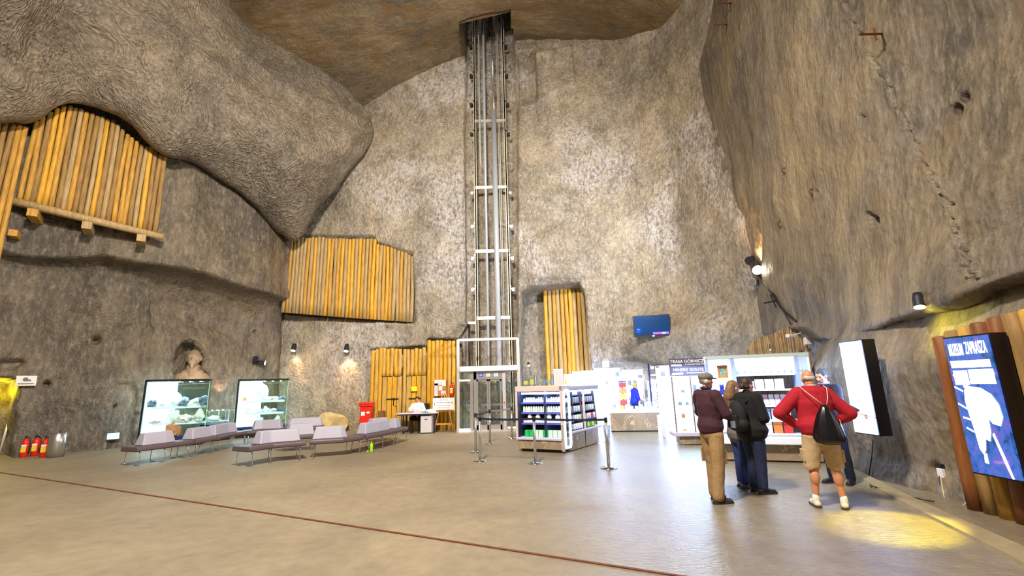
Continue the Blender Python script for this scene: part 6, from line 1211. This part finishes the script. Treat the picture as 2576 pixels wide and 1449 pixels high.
# headline and figure on the picture side (-X)
RL = lambda y, z: Matrix.Translation((-.014, -y, z)) @ Matrix(((0, 0, -1, 0), (-1, 0, 0, 0), (0, 1, 0, 0), (0, 0, 0, 1)))
text('headline', 'MUZEUM', .2, M_pw, RL(.155, H_-.17), t, .001, bold=True, sx=.22); text('headline', 'ZAPRASZA', .2, M_pw, RL(.40, H_-.16), t, .001, bold=True, sx=.26)
bx('headline_band', (-.014, -L_*.5, H_-.34), (.003, L_*.82, .085), M_pw, t); bx('headline_block', (-.014, -L_*.25, H_-.5), (.003, L_*.3, .17), M_pw, t); bx('headline_block', (-.014, -L_*.68, H_-.49), (.003, L_*.5, .17), M_pw, t)
def blob(pts, m, nm, off=-.0135):
    bm = bmesh.new(); vs = [bm.verts.new((off, -y*L_, z)) for y, z in pts]; r = bmesh.ops.extrude_face_region(bm, geom=[bm.faces.new(vs)]); bmesh.ops.translate(bm, vec=(-.003, 0, 0), verts=[v for v in r['geom'] if isinstance(v, bmesh.types.BMVert)]); obj(nm, bm, m, t)
blob([(.22, .86), (.26, .98), (.36, 1.02), (.6, 1.0), (.78, .93), (.88, .82), (.9, .68), (.82, .58), (.68, .6), (.62, .66), (.6, .5), (.55, .4), (.46, .42), (.42, .3), (.36, .24), (.3, .3), (.28, .5), (.24, .7)], M_pw, 'horse_figure')
blob([(.26, 1.0), (.24, 1.1), (.28, 1.16), (.34, 1.1), (.36, 1.0)], M_pw, 'figure_head'); blob([(.36, .24), (.42, .26), (.42, .14), (.34, .15)], M_pp, 'figure_leg'); blob([(.62, .48), (.66, .5), (.78, .2), (.84, .02), (.8, .02), (.72, .2)], M_pp, 'figure_trail')
for y0, z0, y1, z1 in ((.06, 1.02, .22, .97), (.06, .82, .24, .76), (.1, .66, .24, .64), (.12, .54, .26, .50)): blob([(y0, z0), (y1, z1), (y1, z1-.02), (y0, z0-.02)], M_pw, 'light_streak')
blob([(.08, 1.16), (.3, 1.08), (.6, 1.08), (.95, 1.17), (.95, 1.155), (.6, 1.06), (.3, 1.06), (.08, 1.14)], mat('poster_cyan', 'ffffff', .4, emit='86c8ff', es=.9), 'light_arc')
bx('hinge_lamp', (.3, -L_-.01, .03), (.1, .02, .04), M_bulb, t)
# ================================================================ television
q0, n0 = hit(1640, 820); yT = q0.y-.35
c1, c2 = Vector(atY(1593, 820, yT+.12)), Vector(atY(1687, 818, yT-.12)); W = (c2-c1).length; H = float((Vector(atY(1640, 792, yT))-Vector(atY(1640, 845, yT))).length); rz = math.atan2((c2-c1).y, (c2-c1).x); c = (c1+c2)/2
tv = thing('television', 'wide dark blue television screen hung on the back rock wall', 'television', c, rz); TX = Matrix.Rotation(.0, 4, 'X')
bx('case', (0, .03, 0), (W, .08, H), mat('tv_case', '2a2a44', .4), tv, bev=.01); bx('screen', (0, -.015, .01), (W-.1, .02, H-.1), mat('tv_blue', '06386a', .25, emit='0a4a86', es=.16), tv)
bx('picture_strip', (W*.22, -.03, -H*.37), (W*.42, .01, .09), mat('tv_strip', '8a6ac8', .3, emit='8c6ad0', es=.7), tv); bx('picture_spot', (W*.14, -.038, -H*.37), (.12, .006, .08), mat('tv_magenta', 'c04ab8', .3, emit='d04ac0', es=.8), tv); bx('picture_spot', (W*.3, -.038, -H*.37), (.12, .006, .06), mat('tv_pale', 'a8b8ff', .3, emit='b8c8ff', es=.9), tv)
lt('glow_spot', [(.001, 0), (.12, 0), (.12, .004), (.001, .004)], mat('tv_glow', '0a4ab0', .3, emit='0a55c0', es=.25), tv, (-W*.36, -.027, -H*.2), 20, Matrix.Rotation(PI/2, 4, 'X')); bx('power_light', (W*.02, -.02, -H*.49), (.08, .02, .035), M_pw, tv); bx('bracket', (0, .22, 0), (.3, .34, .2), M_dark, tv)
# ================================================================ rope barrier
def stanchion(px, py, label, yt=None):
    p = fl(px, py); t = thing('barrier_post', label, 'barrier post', (p[0], p[1], 0), 0, 'belt barrier posts'); lt('base', [(.001, 0), (.17, 0), (.17, .012), (.12, .03), (.03, .045), (.001, .045)], M_chrome, t); lt('pole', [(.001, .03), (.032, .03), (.032, .93), (.001, .93)], M_steel, t, seg=16); lt('cassette', [(.001, .90), (.036, .90), (.036, .985), (.03, .995), (.001, .995)], M_black, t, seg=16); return t
S_ = [stanchion(1208, 1160, 'chrome barrier post at the near left corner of the belt barrier'), stanchion(1347, 1166, 'chrome barrier post in front of the open cooler'), stanchion(1532, 1178, 'chrome barrier post nearest the camera, at the right end'), stanchion(1197, 1138, 'chrome barrier post second from the near left corner'), stanchion(1233, 1116, 'chrome barrier post before the lift doors'), stanchion(1288, 1103, 'farthest chrome barrier post, right of the lift doors')]
def belt(i, j, m, sag=.02):
    A, B = S_[i].location, S_[j].location; d = B-A; bm = bmesh.new(); n_ = 8; V = []
    w = d.normalized(); nn = Vector((-w.y, w.x, 0))*.003
    for k in range(n_+1):
        p = d*(k/n_); z = .95-sag*4*(k/n_)*(1-k/n_); V.append([bm.verts.new(p+nn*s1+Vector((0, 0, z+s2*.024))) for s1, s2 in ((-1, -1), (1, -1), (1, 1), (-1, 1))])
    for k in range(n_):
        for q in range(4): bm.faces.new((V[k][q], V[k][(q+1) % 4], V[k+1][(q+1) % 4], V[k+1][q]))
    bm.faces.new(V[0]); bm.faces.new(V[-1][::-1]); o = obj('belt', bm, m, S_[i])
M_belt = mat('belt_navy', '181a3a', .6); belt(0, 1, M_belt); belt(1, 2, M_belt); belt(3, 0, M_belt); belt(4, 5, mat('belt_pink', 'b08a90', .6)); belt(3, 4, M_belt)
# lamps in the shop furniture
shop_lamps = [((3.6, 16.2, 2.9), 170, 3.0), ((4.9, 12.4, 2.3), 60, 1.0), ((5.0, 9.5, 2.3), 50, 1.4)]
# ================================================================ LIGHT
w = bpy.data.worlds.new('world'); sc.world = w; w.use_nodes = True
w.node_tree.nodes['Background'].inputs[0].default_value = (1.0, .88, .70, 1); w.node_tree.nodes['Background'].inputs[1].default_value = .26
def lamp(name, kind, loc, target=None, energy=100, col=(1, 1, 1), size=.3, spot=60, blend=.5, sy=None):
    d = bpy.data.lights.new(name, kind); o = bpy.data.objects.new(name, d); COL.objects.link(o); o.location = loc; d.energy = energy; d.color = col
    if kind == 'AREA':
        d.size = size
        if sy: d.shape = 'RECTANGLE'; d.size_y = sy
    elif kind == 'SPOT': d.shadow_soft_size = size; d.spot_size = math.radians(spot); d.spot_blend = blend
    else: d.shadow_soft_size = size
    if target is not None:
        o.rotation_euler = (Vector(target)-Vector(loc)).to_track_quat('-Z', 'Y').to_euler()
    return o
# unseen floods added to light the rock; cool one stands for rib spotlight
lamp('added_hall_light', 'AREA', (-2, 2, 12), (-5, 13, 1), 4000, (1, .90, .79), 1.4)
lamp('added_hall_light', 'SPOT', (5.6, 12.5, 6.2), (-1.5, 19.5, 8.5), 3000, (.93, .95, 1), .3, 125, .8)
lamp('added_hall_light', 'SPOT', (-3.5, 4, 11), (-1, 18, 10), 2000, (1, .88, .68), .3, 100, .9)
lamp('added_hall_light', 'SPOT', (3.0, 3.5, 10.0), (-12, 14, 6), 3000, (1, .88, .70), .3, 75, .9)
lamp('added_hall_light', 'SPOT', (-4.5, 6.0, 9.0), (7, 11, 7), 850, (1, .92, .8), .3, 85, .9)
q, n = hit(2312, 768); lamp('yellow_lamp_beam', 'SPOT', q+Vector((-.25, -.1, -.25)), Vector(fl(2245, 1320)), 950, (1, .85, .01), .03, 29, .6)
lamp('yellow_lamp_glow', 'SPOT', q+Vector((-.25, -.05, -.15)), q+Vector((.35, -.35, -.5)), 26, (1, .95, .1), .03, 110, .8)
q, n = out(-15, 990, .5); lamp('yellow_passage_lamp', 'POINT', tuple(q), None, 55, (1, .8, .04), .08)
lamp('lift_downlight', 'SPOT', (-1.0, 17.2, 5.5), (-1.0, 17.8, 0), 600, (1, .82, .72), .15, 80, .6)
for loc, tgt, en, col, sp_ in lamp_jobs: lamp('spotlight_beam', 'SPOT', loc, tgt, en, col, .05, sp_, .7)
for loc, wd, en in lampj_area:
    l = lamp('case_light', 'AREA', loc, (loc[0], loc[1], 0), en*1.6, (.75, .93, 1), wd, sy=.3)
for loc, en, wd in shop_lamps: lamp('shop_light', 'AREA', loc, (loc[0]-.3, loc[1]-1.2, 0), en, (.45, .65, 1), wd, sy=.4)
sc.view_settings.exposure = 0.05
